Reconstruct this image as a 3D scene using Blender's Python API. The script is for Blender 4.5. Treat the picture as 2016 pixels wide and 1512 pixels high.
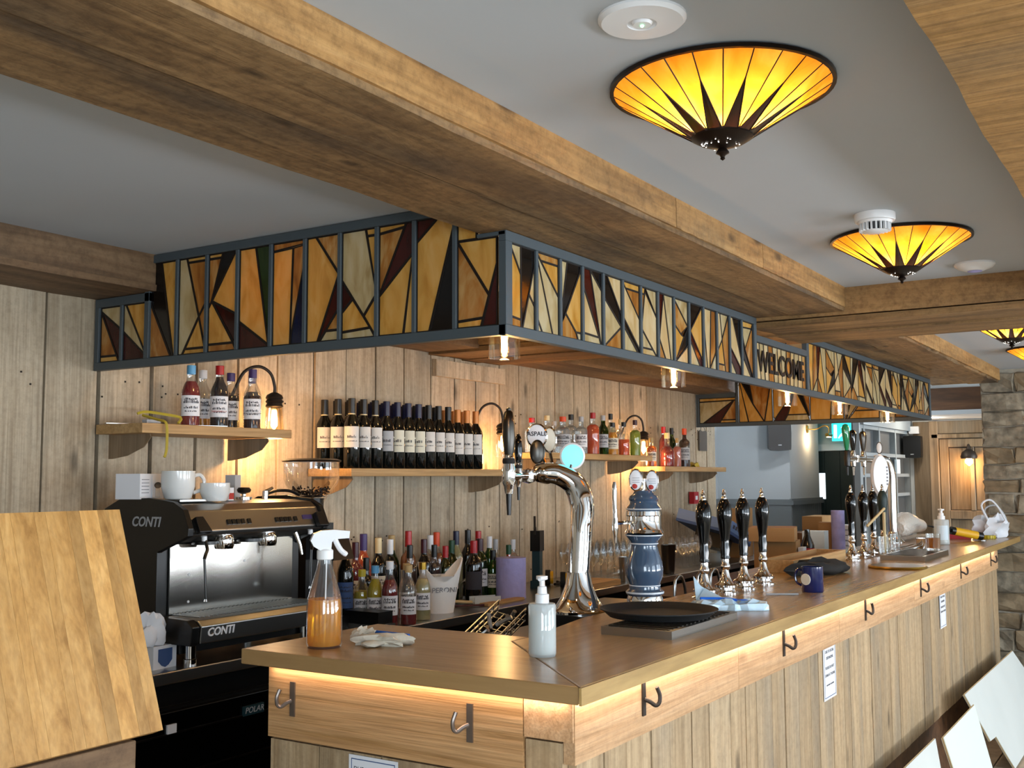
import bpy, bmesh, math, random
from mathutils import Vector, Matrix
random.seed(7)
for o in list(bpy.data.objects): bpy.data.objects.remove(o)
SC = bpy.context.scene
COL = SC.collection
PI = math.pi
# ---------------------------------------------------------------- camera
cd = bpy.data.cameras.new('camera'); cam = bpy.data.objects.new('camera', cd); COL.objects.link(cam)
cd.sensor_width = 36.0; cd.lens = 37.8431; cd.clip_start = 0.02; cd.clip_end = 100
cam.matrix_world = Matrix(((0.536497, -0.070633, -0.840941, -1.974860), (-0.843891, -0.050160, -0.534165, -1.091213), (-0.004451, 0.996240, -0.086517, 1.530000), (0.000000, 0.000000, 0.000000, 1.000000)))
SC.camera = cam
# ---------------------------------------------------------------- world, exposure
w = bpy.data.worlds.new('world'); SC.world = w; w.use_nodes = True
wb = w.node_tree.nodes['Background']; wb.inputs[0].default_value = (0.62, 0.74, 0.95, 1); wb.inputs[1].default_value = 0.35
SC.view_settings.view_transform = 'Standard'; SC.view_settings.look = 'None'
SC.view_settings.gamma = 1.0; SC.view_settings.use_curve_mapping = False
SC.view_settings.exposure = 0.18
def light(name, kind, loc, energy, color, size=0.1, size_y=None, aim=None, spread=None):
    l = bpy.data.lights.new(name, kind); l.energy = energy; l.color = color
    if kind == 'AREA':
        l.shape = 'RECTANGLE'; l.size = size; l.size_y = size_y or size
        if spread: l.spread = spread
    elif kind == 'POINT': l.shadow_soft_size = size
    o = bpy.data.objects.new(name, l); COL.objects.link(o); o.location = loc
    if aim is not None:
        o.rotation_euler = Vector(aim).to_track_quat('-Z', 'Y').to_euler()
    return o
DAY = (0.74, 0.88, 1.0)
# daylight entering through the windows of the front wall (openings built below)
WINX = [(-2.9, -1.5), (-0.2, 1.6), (2.6, 4.4), (5.0, 6.2), (7.05, 8.7)]
for i, (a, b) in enumerate(WINX):
    light('window_daylight', 'AREA', ((a+b)/2, -4.15, 1.45), (25 if a < 6.5 else 130)*(b-a), DAY, b-a, 1.3, (0, 1, 0.12))
for a, b in WINX: light('window_up_fill', 'AREA', ((a+b)/2, -4.14, .95), 24*(b-a), (.92, .95, 1.0), b-a, .35, (0, 1, .8))  # upward fill added at each window to lift the ceiling
light('window_daylight', 'AREA', (-3.45, -2.2, 1.5), 75, DAY, 1.5, 1.3, (1, 0.0, 0))
WARM = (1.0, 0.55, 0.22)
# ---------------------------------------------------------------- materials
MATS = {}
def newmat(name):
    m = bpy.data.materials.new(name); m.use_nodes = True; MATS[name] = m
    return m, m.node_tree, m.node_tree.nodes['Principled BSDF'], m.node_tree.nodes['Material Output']
def c4(c): return (c[0], c[1], c[2], 1)
def srgb(h):
    h = h.lstrip('#'); v = [int(h[i:i+2], 16)/255 for i in (0, 2, 4)]
    return tuple(x/12.92 if x <= .04045 else ((x+.055)/1.055)**2.4 for x in v)
def paint(name, col, rough=0.5, metal=0.0, noise=0.0, nscale=8, coat=0.0, bump=0.0):
    m, nt, p, out = newmat(name)
    if isinstance(col, str): col = srgb(col)
    p.inputs['Base Color'].default_value = c4(col); p.inputs['Roughness'].default_value = rough
    p.inputs['Metallic'].default_value = metal; p.inputs['Coat Weight'].default_value = coat
    if noise or bump:
        tc = nt.nodes.new('ShaderNodeTexCoord'); n = nt.nodes.new('ShaderNodeTexNoise'); n.inputs['Scale'].default_value = nscale; n.inputs['Detail'].default_value = 4
        nt.links.new(tc.outputs['Object'], n.inputs['Vector'])
        if noise:
            r = nt.nodes.new('ShaderNodeValToRGB')
            r.color_ramp.elements[0].position = .3; r.color_ramp.elements[1].position = .7
            r.color_ramp.elements[0].color = c4([x*(1-noise) for x in col]); r.color_ramp.elements[1].color = c4([min(1, x*(1+noise)) for x in col])
            nt.links.new(n.outputs['Fac'], r.inputs['Fac']); nt.links.new(r.outputs['Color'], p.inputs['Base Color'])
        if bump:
            b = nt.nodes.new('ShaderNodeBump'); b.inputs['Strength'].default_value = bump; b.inputs['Distance'].default_value = .01
            nt.links.new(n.outputs['Fac'], b.inputs['Height']); nt.links.new(b.outputs['Normal'], p.inputs['Normal'])
    return m
def wood(name, light_, mid, dark, axis='Z', sc=1.0, rough=0.65, bump=0.35, vary=0.18, grey=None, greyamt=0.5, knots=0.6, ring=26.0, coat=0.0, spec=0.4, fine=.35, speck=0.0):
    m, nt, p, out = newmat(name); N = nt.nodes.new; L = nt.links.new
    cs = [srgb(c) if isinstance(c, str) else c for c in (light_, mid, dark)]
    tc = N('ShaderNodeTexCoord'); oi = N('ShaderNodeObjectInfo')
    mul = N('ShaderNodeMath'); mul.operation = 'MULTIPLY'; mul.inputs[1].default_value = 43.0; L(oi.outputs['Random'], mul.inputs[0])
    add = N('ShaderNodeVectorMath'); add.operation = 'ADD'; L(tc.outputs['Object'], add.inputs[0]); L(mul.outputs[0], add.inputs[1])
    mp = N('ShaderNodeMapping'); s = [ring*sc]*3; s['XYZ'.index(axis)] = 1.1*sc; mp.inputs['Scale'].default_value = s; L(add.outputs[0], mp.inputs['Vector'])
    n1 = N('ShaderNodeTexNoise'); n1.inputs['Scale'].default_value = 1.0; n1.inputs['Detail'].default_value = 7; n1.inputs['Roughness'].default_value = .62; n1.inputs['Distortion'].default_value = .8
    L(mp.outputs[0], n1.inputs['Vector'])
    r1 = N('ShaderNodeValToRGB'); e = r1.color_ramp.elements
    e[0].position = .28; e[0].color = c4(cs[2]); e[1].position = .72; e[1].color = c4(cs[0]); k = e.new(.48); k.color = c4(cs[1])
    L(n1.outputs['Fac'], r1.inputs['Fac'])
    last = r1.outputs['Color']
    if grey:
        g = srgb(grey) if isinstance(grey, str) else grey
        mp2 = N('ShaderNodeMapping'); s2 = [5.0*sc]*3; s2['XYZ'.index(axis)] = 1.2*sc; mp2.inputs['Scale'].default_value = s2; L(add.outputs[0], mp2.inputs['Vector'])
        n2 = N('ShaderNodeTexNoise'); n2.inputs['Scale'].default_value = 1.0; n2.inputs['Detail'].default_value = 5; L(mp2.outputs[0], n2.inputs['Vector'])
        r2 = N('ShaderNodeValToRGB'); r2.color_ramp.elements[0].position = .48; r2.color_ramp.elements[1].position = .72
        r2.color_ramp.elements[1].color = (greyamt,)*3+(1,)
        L(n2.outputs['Fac'], r2.inputs['Fac'])
        mx = N('ShaderNodeMix'); mx.data_type = 'RGBA'; mx.inputs['B'].default_value = c4(g); L(r2.outputs['Color'], mx.inputs['Factor']); L(last, mx.inputs['A']); last = mx.outputs['Result']
    if knots:
        mp3 = N('ShaderNodeMapping'); s3 = [6.5*sc]*3; s3['XYZ'.index(axis)] = 2.6*sc; mp3.inputs['Scale'].default_value = s3; L(add.outputs[0], mp3.inputs['Vector'])
        v = N('ShaderNodeTexVoronoi'); v.inputs['Scale'].default_value = 1.0; v.inputs['Randomness'].default_value = 1; L(mp3.outputs[0], v.inputs['Vector'])
        r3 = N('ShaderNodeValToRGB'); r3.color_ramp.elements[0].position = .05; r3.color_ramp.elements[0].color = (knots,)*3+(1,); r3.color_ramp.elements[1].position = .16; r3.color_ramp.elements[1].color = (0, 0, 0, 1)
        L(v.outputs['Distance'], r3.inputs['Fac'])
        mx3 = N('ShaderNodeMix'); mx3.data_type = 'RGBA'; mx3.inputs['B'].default_value = c4([x*.35 for x in cs[2]]); L(r3.outputs['Color'], mx3.inputs['Factor']); L(last, mx3.inputs['A']); last = mx3.outputs['Result']
    if fine:
        mp4 = N('ShaderNodeMapping'); s4 = [ring*sc*5.5]*3; s4['XYZ'.index(axis)] = 5.0*sc; mp4.inputs['Scale'].default_value = s4; L(add.outputs[0], mp4.inputs['Vector'])
        n4 = N('ShaderNodeTexNoise'); n4.inputs['Scale'].default_value = 1.0; n4.inputs['Detail'].default_value = 3; L(mp4.outputs[0], n4.inputs['Vector'])
        r4 = N('ShaderNodeValToRGB'); r4.color_ramp.elements[0].position = .35; r4.color_ramp.elements[0].color = (.55, .5, .45, 1); r4.color_ramp.elements[1].position = .6; r4.color_ramp.elements[1].color = (1.08, 1.08, 1.08, 1); L(n4.outputs['Fac'], r4.inputs['Fac'])
        mx4 = N('ShaderNodeMix'); mx4.data_type = 'RGBA'; mx4.blend_type = 'MULTIPLY'; mx4.inputs['Factor'].default_value = fine; L(last, mx4.inputs['A']); L(r4.outputs[0], mx4.inputs['B']); last = mx4.outputs['Result']
    if speck:
        n5 = N('ShaderNodeTexNoise'); n5.inputs['Scale'].default_value = 38.0; n5.inputs['Detail'].default_value = 6; n5.inputs['Roughness'].default_value = .75; L(add.outputs[0], n5.inputs['Vector'])
        r5 = N('ShaderNodeValToRGB'); r5.color_ramp.elements[0].position = .36; r5.color_ramp.elements[0].color = (.42, .38, .34, 1); r5.color_ramp.elements[1].position = .56; r5.color_ramp.elements[1].color = (1.1, 1.1, 1.1, 1); L(n5.outputs['Fac'], r5.inputs['Fac'])
        mx5 = N('ShaderNodeMix'); mx5.data_type = 'RGBA'; mx5.blend_type = 'MULTIPLY'; mx5.inputs['Factor'].default_value = speck; L(last, mx5.inputs['A']); L(r5.outputs[0], mx5.inputs['B']); last = mx5.outputs['Result']
    hs = N('ShaderNodeHueSaturation'); mr = N('ShaderNodeMapRange'); mr.inputs['To Min'].default_value = 1-vary; mr.inputs['To Max'].default_value = 1+vary
    L(oi.outputs['Random'], mr.inputs['Value']); L(mr.outputs[0], hs.inputs['Value']); L(last, hs.inputs['Color']); L(hs.outputs[0], p.inputs['Base Color'])
    p.inputs['Roughness'].default_value = rough; p.inputs['Coat Weight'].default_value = coat; p.inputs['Specular IOR Level'].default_value = spec
    if coat: p.inputs['Coat Roughness'].default_value = .12
    if bump:
        b = N('ShaderNodeBump'); b.inputs['Strength'].default_value = bump; b.inputs['Distance'].default_value = .006
        L(n1.outputs['Fac'], b.inputs['Height']); L(b.outputs['Normal'], p.inputs['Normal'])
    return m
def clear(name, tint=(1, 1, 1), refl=0.12, body=0.0, bodycol=(1, 1, 1), rough=0.02):
    # thin clear material: tinted see-through, a little sheen and, if asked for, a body colour
    m, nt, p, out = newmat(name); N = nt.nodes.new; L = nt.links.new
    nt.nodes.remove(p)
    t = N('ShaderNodeBsdfTransparent'); t.inputs[0].default_value = c4(tint)
    g = N('ShaderNodeBsdfGlossy'); g.inputs['Roughness'].default_value = rough; g.inputs['Color'].default_value = (1, 1, 1, 1)
    last = t.outputs[0]
    if body:
        d = N('ShaderNodeBsdfDiffuse'); d.inputs[0].default_value = c4(bodycol); mx = N('ShaderNodeMixShader'); mx.inputs[0].default_value = body
        L(last, mx.inputs[1]); L(d.outputs[0], mx.inputs[2]); last = mx.outputs[0]
    lw = N('ShaderNodeLayerWeight'); lw.inputs['Blend'].default_value = .35
    ma = N('ShaderNodeMath'); ma.operation = 'MULTIPLY_ADD'; ma.inputs[1].default_value = .42; ma.inputs[2].default_value = refl*.25; L(lw.outputs['Fresnel'], ma.inputs[0])
    mx = N('ShaderNodeMixShader'); L(ma.outputs[0], mx.inputs[0]); L(last, mx.inputs[1]); L(g.outputs[0], mx.inputs[2]); L(mx.outputs[0], out.inputs[0])
    return m
def glow(name, col, strength):
    m, nt, p, out = newmat(name)
    p.inputs['Base Color'].default_value = c4(col); p.inputs['Emission Color'].default_value = c4(col); p.inputs['Emission Strength'].default_value = strength
    return m
def stained(name, cols, transl=0.3, scale=6.0, rough=0.12):
    m, nt, p, out = newmat(name); N = nt.nodes.new; L = nt.links.new
    cs = [srgb(c) for c in cols]
    tc = N('ShaderNodeTexCoord'); oi = N('ShaderNodeObjectInfo'); mul = N('ShaderNodeMath'); mul.operation = 'MULTIPLY'; mul.inputs[1].default_value = 31; L(oi.outputs['Random'], mul.inputs[0])
    add = N('ShaderNodeVectorMath'); add.operation = 'ADD'; L(tc.outputs['Object'], add.inputs[0]); L(mul.outputs[0], add.inputs[1])
    mp = N('ShaderNodeMapping'); mp.inputs['Scale'].default_value = (scale*1.6, scale*1.6, scale*.55); L(add.outputs[0], mp.inputs['Vector'])
    n = N('ShaderNodeTexNoise'); n.inputs['Scale'].default_value = 1.6; n.inputs['Detail'].default_value = 5; n.inputs['Distortion'].default_value = 1.2; L(mp.outputs[0], n.inputs['Vector'])
    r = N('ShaderNodeValToRGB'); e = r.color_ramp.elements; e[0].position = .3; e[0].color = c4(cs[0]); e[1].position = .7; e[1].color = c4(cs[-1])
    if len(cs) > 2: k = e.new(.5); k.color = c4(cs[1])
    L(n.outputs['Fac'], r.inputs['Fac']); L(r.outputs[0], p.inputs['Base Color']); p.inputs['Roughness'].default_value = rough
    if transl:
        t = N('ShaderNodeBsdfTranslucent'); L(r.outputs[0], t.inputs[0]); mx = N('ShaderNodeMixShader'); mx.inputs[0].default_value = transl
        L(p.outputs[0], mx.inputs[1]); L(t.outputs[0], mx.inputs[2]); L(mx.outputs[0], out.inputs[0])
    return m
paint('ceiling_paint', '#b6bcc1', .9, noise=.02, nscale=2)
wood('plank', '#cbbba2', '#b8a78d', '#9c8a70', 'Z', grey='#8d8677', greyamt=.8, knots=.85, vary=.13, speck=.25)
wood('bar_plank', '#c2a884', '#b09673', '#957b59', 'Z', grey='#8a8070', greyamt=.7, knots=.8, vary=.13, speck=.25)
wood('frieze', '#cfaa82', '#c29a70', '#aa835a', 'X', knots=.5, vary=.05, ring=34, speck=.2)
wood('frieze_end', '#d0a676', '#bd9262', '#98703f', 'Y', knots=.6, vary=.03, ring=40, bump=.6, fine=.5)
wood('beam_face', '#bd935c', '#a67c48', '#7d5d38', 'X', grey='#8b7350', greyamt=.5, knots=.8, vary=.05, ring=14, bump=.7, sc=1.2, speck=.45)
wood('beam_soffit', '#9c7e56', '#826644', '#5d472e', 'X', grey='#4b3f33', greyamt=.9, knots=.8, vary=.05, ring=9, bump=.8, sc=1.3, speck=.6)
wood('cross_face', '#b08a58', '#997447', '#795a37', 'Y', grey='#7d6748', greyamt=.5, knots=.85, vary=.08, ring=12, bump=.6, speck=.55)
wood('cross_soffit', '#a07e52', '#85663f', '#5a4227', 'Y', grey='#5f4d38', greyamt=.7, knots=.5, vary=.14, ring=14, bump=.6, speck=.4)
wood('sawn_plank', '#b98f57', '#a67d47', '#80602f', 'Y', grey='#7a6a52', greyamt=.45, knots=.8, vary=.02, ring=60, bump=1.0, speck=.35, fine=.5)
wood('rear_beam', '#8a6f52', '#73593f', '#523c28', 'X', grey='#6a5a47', greyamt=.6, knots=.6, vary=.06, ring=12, speck=.4)
wood('shelf_oak', '#c2a172', '#b08d5d', '#957245', 'X', knots=0, vary=.04, ring=20, rough=.5, bump=.1)
wood('worktop', '#a68558', '#9d7b4f', '#937146', 'X', knots=0, vary=.02, ring=14, fine=.15, rough=.26, bump=.02, spec=.5)
wood('worktop_return', '#a68558', '#9d7b4f', '#937146', 'Y', knots=0, vary=.02, ring=14, fine=.15, rough=.26, bump=.02, spec=.5)
wood('worktop_edge', '#bb9a63', '#ab8a55', '#977743', 'X', knots=0, vary=.02, ring=10, rough=.35, bump=.05)
wood('oak_stave', '#d3a566', '#bf8f50', '#9e7038', 'Z', knots=.15, vary=.27, ring=26, rough=.45, bump=.08, fine=.3)
wood('grey_timber', '#a18b70', '#8c765b', '#6c573e', 'Z', grey='#7d7568', greyamt=.6, knots=.4, vary=.08, ring=16)
wood('dark_timber', '#6b4a2e', '#573a22', '#3c2715', 'Y', knots=.3, vary=.06, ring=12)
wood('light_timber', '#cda878', '#ba935f', '#9c7747', 'X', knots=.2, vary=.1, ring=16)
paint('gap_dark', '#2a221a', .9)
paint('steel_grey', '#4b5459', .45, 0.2)
paint('lead', '#201712', .45, .4)
stained('g_A', ('#c48c38', '#d8a550', '#e0b468')); stained('g_D', ('#c9a566', '#d9bf8c', '#e2cfa4')); stained('g_C', ('#b09460', '#c8b384', '#d6c8a2')); stained('g_B', ('#965c26', '#b67a36', '#cda768'))
stained('g_R', ('#2c0b07', '#4a150c'), .15); stained('g_K', ('#070605', '#130d0b'), .05); stained('g_G', ('#1d2b10', '#33421a'), .15); stained('g_N', ('#0a1024', '#121a38'), .1)
stained('lamp_amber', ('#d67a14', '#e4922c', '#ecab50'), .7, 3.0, .2); stained('lamp_star', ('#15130a', '#2c120a', '#20250c'), .03, 6.0, .2)
paint('bronze', '#2a201a', .35, .8)
paint('white_plastic', '#e8e9ea', .35); paint('matt_white', '#efefed', .6); paint('black_plastic', '#0b0b0b', .32); paint('black_gloss', '#040404', .09)
paint('black_rubber', '#0c0c0c', .75); paint('chrome', (.86, .85, .84), .05, 1.0); paint('steel', '#a7a6a3', .28, 1.0); paint('mirror_steel', '#b9b6b0', .14, 1.0)
paint('dark_steel', '#4d4a46', .3, 1.0); paint('iron', '#3b342f', .5, .7); paint('raw_iron', '#8b8079', .38, .9)
paint('cream_ceramic', '#dfe1df', .15, coat=.3); paint('navy', '#101c4e', .12, coat=.5); paint('font_blue', '#3b4f66', .12, coat=.6); paint('font_line', '#c8d0d8', .25)
paint('paper', '#dfe0e4', .8); paint('ink', '#2b2b33', .8); paint('ink_blue', '#37507e', .8); paint('ink_red', '#a8322a', .7); paint('ink_grey', '#8a8c92', .8)
paint('lilac', '#a5a2d6', .9, noise=.05, nscale=40, bump=.3); paint('stone', '#857b69', .95, noise=.45, nscale=17, bump=1.0); paint('stone_warm', '#86755c', .95, noise=.35, nscale=12, bump=1.0)
paint('mortar', '#a59d8d', .95, noise=.15, nscale=30, bump=.5); paint('grey_wall', '#c4cacd', .85); paint('grey_paint', '#7d8487', .7); paint('pale_paint', '#d6d6d2', .75); paint('dark_grey_panel', '#454849', .6)
paint('dark_green', '#0f2623', .5); paint('floor_stone', '#b3a48f', .8, noise=.3, nscale=9, bump=.3); paint('cardboard', '#a57c4c', .85, noise=.06); paint('cardboard_dark', '#6b4a2d', .85)
paint('teal_tool', '#16363d', .45); paint('yellow', '#d9a516', .5); paint('red', '#a3121f', .5); paint('crate_blue', '#5f7ba6', .5); paint('tub_white', '#c9d8df', .5)
paint('brass', '#b08b3a', .3, .9); paint('wood_cork', '#c8b083', .8); paint('glove', '#cfc6b4', .95, noise=.12, nscale=30, bump=.5); paint('pen_blue', '#1c63c9', .4)
paint('bean', '#241208', .5); paint('bubble', '#d5cfc4', .3, bump=.8, nscale=60); paint('foil', '#bcd6e6', .35, .1, noise=.15, nscale=20); paint('black_cloth', '#16130f', .85); paint('slate', '#5e5852', .9, noise=.1)
paint('yellow_paper', '#b9a436', .6); paint('panel_white', '#d3d8d4', .55, noise=.03, nscale=3); paint('panel_pale', '#dfe9e0', .5); paint('board_edge', '#a68e66', .8)
paint('wine_glass_dark', '#0a0d0c', .05, coat=.5); paint('wine_label', '#d6d2cc', .7); paint('wine_label_cream', '#d8d6c4', .7); paint('cap_black', '#121212', .35); paint('cap_navy', '#14183a', .35); paint('cap_copper', '#c07a3c', .4, .3)
paint('gold_band', '#d8c596', .4); paint('cap_red', '#a81a20', .35); paint('cap_blue', '#5aa0d0', .5); paint('cap_white', '#d8dbe0', .45); paint('cap_purple', '#3a2a66', .45); paint('cap_yellow', '#b8a820', .45); paint('cap_green', '#1c4a2c', .4)
paint('cap_orange', '#d2491c', .45); paint('cap_maroon', '#3d1220', .35); paint('cork', '#b39a6c', .8); paint('cap_royal', '#3548b0', .45); paint('label_cream', '#d9d3c2', .7); paint('label_grey', '#a9acb0', .6)
clear('glass', (.96, .97, .97), .15); clear('bulb_glass', (1.0, .9, .74), .2); clear('green_glass', (.25, .5, .2), .2, .35, srgb('#1c3a12')); clear('clear_bottle', (.95, .96, .96), .2, .03, (.8, .85, .88)); clear('frosted', (.95, .97, .97), .2, .5, srgb('#e2e8e7'))
for nm, tint, bc in [('liq_amber', (1, .68, .12), '#f2aa18'), ('liq_red', (.6, .08, .05), '#8c0e0a'), ('liq_dark', (.12, .03, .02), '#1c0705'), ('liq_yellow', (.9, .85, .2), '#c9b81c'), ('liq_pale', (.9, .86, .6), '#c2b886'), ('liq_orange', (.95, .4, .12), '#d8561c'), ('liq_whisky', (.8, .42, .1), '#a05c14'), ('liq_pink', (.95, .5, .45), '#c97a64'), ('liq_green', (.6, .75, .2), '#93a428'), ('liq_clear', (.93, .95, .95), '#c4ccd0'), ('liq_soap', (.95, .98, .97), '#dfe8e5'), ('liq_rum', (.25, .08, .03), '#3a1208')]:
    clear(nm, tint, .1, (.38 if nm == 'liq_amber' else .62) if nm not in ('liq_clear',) else .2, srgb(bc))
glow('filament', (1.0, .62, .22), 38.0); glow('soft_bulb', (1.0, .75, .42), 9.0); glow('filament_hot', (1.0, .72, .36), 60.0); glow('led_strip', (1.0, .76, .52), 6.0); glow('exit_green', (.02, .55, .62), 1.6); glow('exit_white', (.7, .95, 1), 2.2); glow('lens_cyan', (.22, .78, .86), .55); glow('spot_white', (1, .97, .9), 6); glow('led_green', (.3, 1, .5), 4); glow('pane_glow', (.85, .95, 1.0), 1.1); glow('purple_display', (.02, .01, .06), .2)
M = MATS
# ---------------------------------------------------------------- mesh helpers
def NB(): return bmesh.new()
def box(bm, x0, x1, y0, y1, z0, z1, mx=None):
    vs = [bm.verts.new((x, y, z)) for x in (x0, x1) for y in (y0, y1) for z in (z0, z1)]
    if mx is not None:
        for v in vs: v.co = mx @ v.co
    for q in ((0, 1, 3, 2), (4, 6, 7, 5), (0, 4, 5, 1), (2, 3, 7, 6), (0, 2, 6, 4), (1, 5, 7, 3)):
        bm.faces.new([vs[i] for i in q])
    return vs
def lathe(bm, prof, n=16, mx=None, a0=0.0, a1=2*PI):
    full = abs(a1-a0-2*PI) < 1e-6; rings = []; cnt = n if full else n+1
    for r, z in prof:
        if r < 1e-5: rings.append([bm.verts.new((0, 0, z))])
        else: rings.append([bm.verts.new((r*math.cos(a0+(a1-a0)*i/n), r*math.sin(a0+(a1-a0)*i/n), z)) for i in range(cnt)])
    if mx is not None:
        for R_ in rings:
            for v in R_: v.co = mx @ v.co
    for A, B in zip(rings, rings[1:]):
        for i in range(n if full else n):
            j = (i+1) % cnt if full else i+1
            f = []
            for v in (A[i % len(A)] if len(A) > 1 else A[0], A[j] if len(A) > 1 else A[0], B[j] if len(B) > 1 else B[0], B[i] if len(B) > 1 else B[0]):
                if v not in f: f.append(v)
            if len(f) > 2:
                try: bm.faces.new(f)
                except ValueError: pass
def tube(bm, pts, rad, n=8, cap=True):
    pts = [Vector(p) for p in pts]; rs = rad if isinstance(rad, (list, tuple)) else [rad]*len(pts); rings = []; up = None
    for i, p in enumerate(pts):
        d = (pts[min(i+1, len(pts)-1)]-pts[max(i-1, 0)]).normalized()
        if up is None: up = Vector((0, 0, 1)) if abs(d.z) < .9 else Vector((1, 0, 0))
        s = d.cross(up).normalized(); up = s.cross(d).normalized()
        rings.append([bm.verts.new(p+(s*math.cos(2*PI*k/n)+up*math.sin(2*PI*k/n))*rs[i]) for k in range(n)])
    for A, B in zip(rings, rings[1:]):
        for k in range(n): bm.faces.new((A[k], A[(k+1) % n], B[(k+1) % n], B[k]))
    if cap: bm.faces.new(rings[0][::-1]); bm.faces.new(rings[-1])
def smoothpath(pts, k=6):
    P = [Vector(p) for p in pts]; out = []
    for i in range(len(P)-1):
        a, b, c, d = P[max(i-1, 0)], P[i], P[i+1], P[min(i+2, len(P)-1)]
        for j in range(k):
            t = j/k; out.append(.5*((2*b)+(c-a)*t+(2*a-5*b+4*c-d)*t*t+(3*b-a-3*c+d)*t**3))
    out.append(P[-1]); return out
def prism(bm, poly, d, mx=None):          # poly in the xy plane pushed up by d
    lo = [bm.verts.new((x, y, 0)) for x, y in poly]; hi = [bm.verts.new((x, y, d)) for x, y in poly]
    if mx is not None:
        for v in lo+hi: v.co = mx @ v.co
    n = len(poly); bm.faces.new(lo[::-1]); bm.faces.new(hi)
    for i in range(n): bm.faces.new((lo[i], lo[(i+1) % n], hi[(i+1) % n], hi[i]))
def mesh(name, bm, mat=None, smooth=False, bevel=0.0, seg=2):
    if bevel:
        bmesh.ops.bevel(bm, geom=[e for e in bm.edges if e.is_manifold and e.calc_face_angle(0) > .5], offset=bevel, segments=seg, affect='EDGES', profile=.5)
    bmesh.ops.recalc_face_normals(bm, faces=bm.faces)
    me = bpy.data.meshes.new(name); bm.to_mesh(me); bm.free()
    if mat: me.materials.append(M[mat] if isinstance(mat, str) else mat)
    if smooth:
        for p in me.polygons: p.use_smooth = True
        try: me.set_sharp_from_angle(angle=.7)
        except Exception: pass
    return me
def put(name, me, parent=None, loc=None, rot=None, label=None):
    o = bpy.data.objects.new(name, me); COL.objects.link(o)
    if parent is not None: o.parent = parent
    if loc is not None: o.location = loc
    if rot is not None: o.rotation_euler = rot
    if label: o['label'] = label
    return o
WM = {}
def wmat(o): return WM.get(o.name, Matrix.Identity(4))
def obj(name, bm, mat, parent=None, smooth=False, bevel=0.0, world=False, label=None, seg=2):
    if world and parent is not None: bmesh.ops.transform(bm, matrix=wmat(parent).inverted(), verts=bm.verts)
    o = put(name, mesh(name, bm, mat, smooth, bevel, seg), parent, label=label)
    if parent is not None: WM[o.name] = wmat(parent)
    return o
def thing(name, label, cat, loc=(0, 0, 0), rz=0.0, group=None, rot=None):
    o = bpy.data.objects.new(name, None); COL.objects.link(o); o.empty_display_size = .05
    o.location = loc; o.rotation_euler = rot or (0, 0, rz); o['label'] = label; o['category'] = cat
    if group: o['group'] = group
    WM[o.name] = Matrix.Translation(Vector(loc)) @ o.rotation_euler.to_matrix().to_4x4()
    return o
def tag(o, label, cat, group=None):
    o['label'] = label; o['category'] = cat
    if group: o['group'] = group
    return o
def struct(name, bm, mat, label=None, bevel=0.0, smooth=False):
    o = obj(name, bm, mat, smooth=smooth, bevel=bevel); o['kind'] = 'structure'
    if label: o['label'] = label
    return o
def sempty(name, label=None, loc=(0, 0, 0)):
    o = bpy.data.objects.new(name, None); COL.objects.link(o); o.location = loc; o['kind'] = 'structure'
    if label: o['label'] = label
    WM[o.name] = Matrix.Translation(Vector(loc)); return o
def based(bm_fn_parts, name, label, cat, loc, rz=0.0, group=None):
    t = thing(name, label, cat, loc, rz, group)
    for nm, bm, mat, sm in bm_fn_parts: obj(nm, bm, mat, t, smooth=sm)
    return t
def text(body, size, mat, parent, mx, name='lettering', depth=0.0006, bold=0.0, align='CENTER', shear=0.0, sx=1.0):
    cu = bpy.data.curves.new('t', 'FONT'); cu.body = body; cu.size = size; cu.align_x = align; cu.align_y = 'CENTER'; cu.extrude = depth; cu.offset = bold; cu.shear = shear; cu.resolution_u = 3
    t = bpy.data.objects.new('t', cu); COL.objects.link(t)
    me = bpy.data.meshes.new_from_object(t.evaluated_get(bpy.context.evaluated_depsgraph_get())); bpy.data.objects.remove(t)
    me.transform(Matrix.Diagonal((sx, 1, 1, 1))); me.transform(mx); me.materials.clear(); me.materials.append(M[mat])
    return put(name, me, parent)
def frame_m(origin, xdir, ydir):
    x = Vector(xdir).normalized(); y = Vector(ydir); z = x.cross(y).normalized(); y = z.cross(x)
    return Matrix.Translation(Vector(origin)) @ Matrix(((x.x, y.x, z.x, 0), (x.y, y.y, z.y, 0), (x.z, y.z, z.z, 0), (0, 0, 0, 1)))
CAMP = cam.matrix_world.translation
def facing(x, y): return math.atan2(CAMP.y-y, CAMP.x-x)
# ================================================================ STRUCTURE
ZC, ZB, WY, CEIL = 1.10, 0.93, 2.2, 2.295
bm = NB(); box(bm, -3.6, 9.2, -4.4, 4.2, CEIL, CEIL+.1); struct('ceiling', bm, 'ceiling_paint', 'plain grey-white painted ceiling between the timber beams')
bm = NB(); box(bm, -3.6, 9.2, -4.4, 4.2, -.12, -.02); fl = struct('floor', bm, 'gap_dark', 'tiled floor in front of the bar')
tile_me = {}
for i in range(21):
    for j in range(8):
        x, y = -3.5+i*.6, -4.3+j*.6
        if y > .3: continue
        if 'a' not in tile_me:
            b = NB(); box(b, .004, .596, .004, .596, -.03, 0); tile_me['a'] = mesh('tile', b, 'floor_stone')
        put('tile', tile_me['a'], fl, (x, y, 0))
bm = NB(); box(bm, -3.6, 9.2, .3, 4.2, -.03, 0); obj('back_bar_flooring', bm, 'floor_stone', fl)
bm = NB(); box(bm, -3.7, -3.6, -4.4, -3.1, 0, 2.4); box(bm, -3.7, -3.6, -1.3, 4.2, 0, 2.4); box(bm, -3.7, -3.6, -3.1, -1.3, 0, .8); box(bm, -3.7, -3.6, -3.1, -1.3, 2.2, 2.4)
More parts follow.
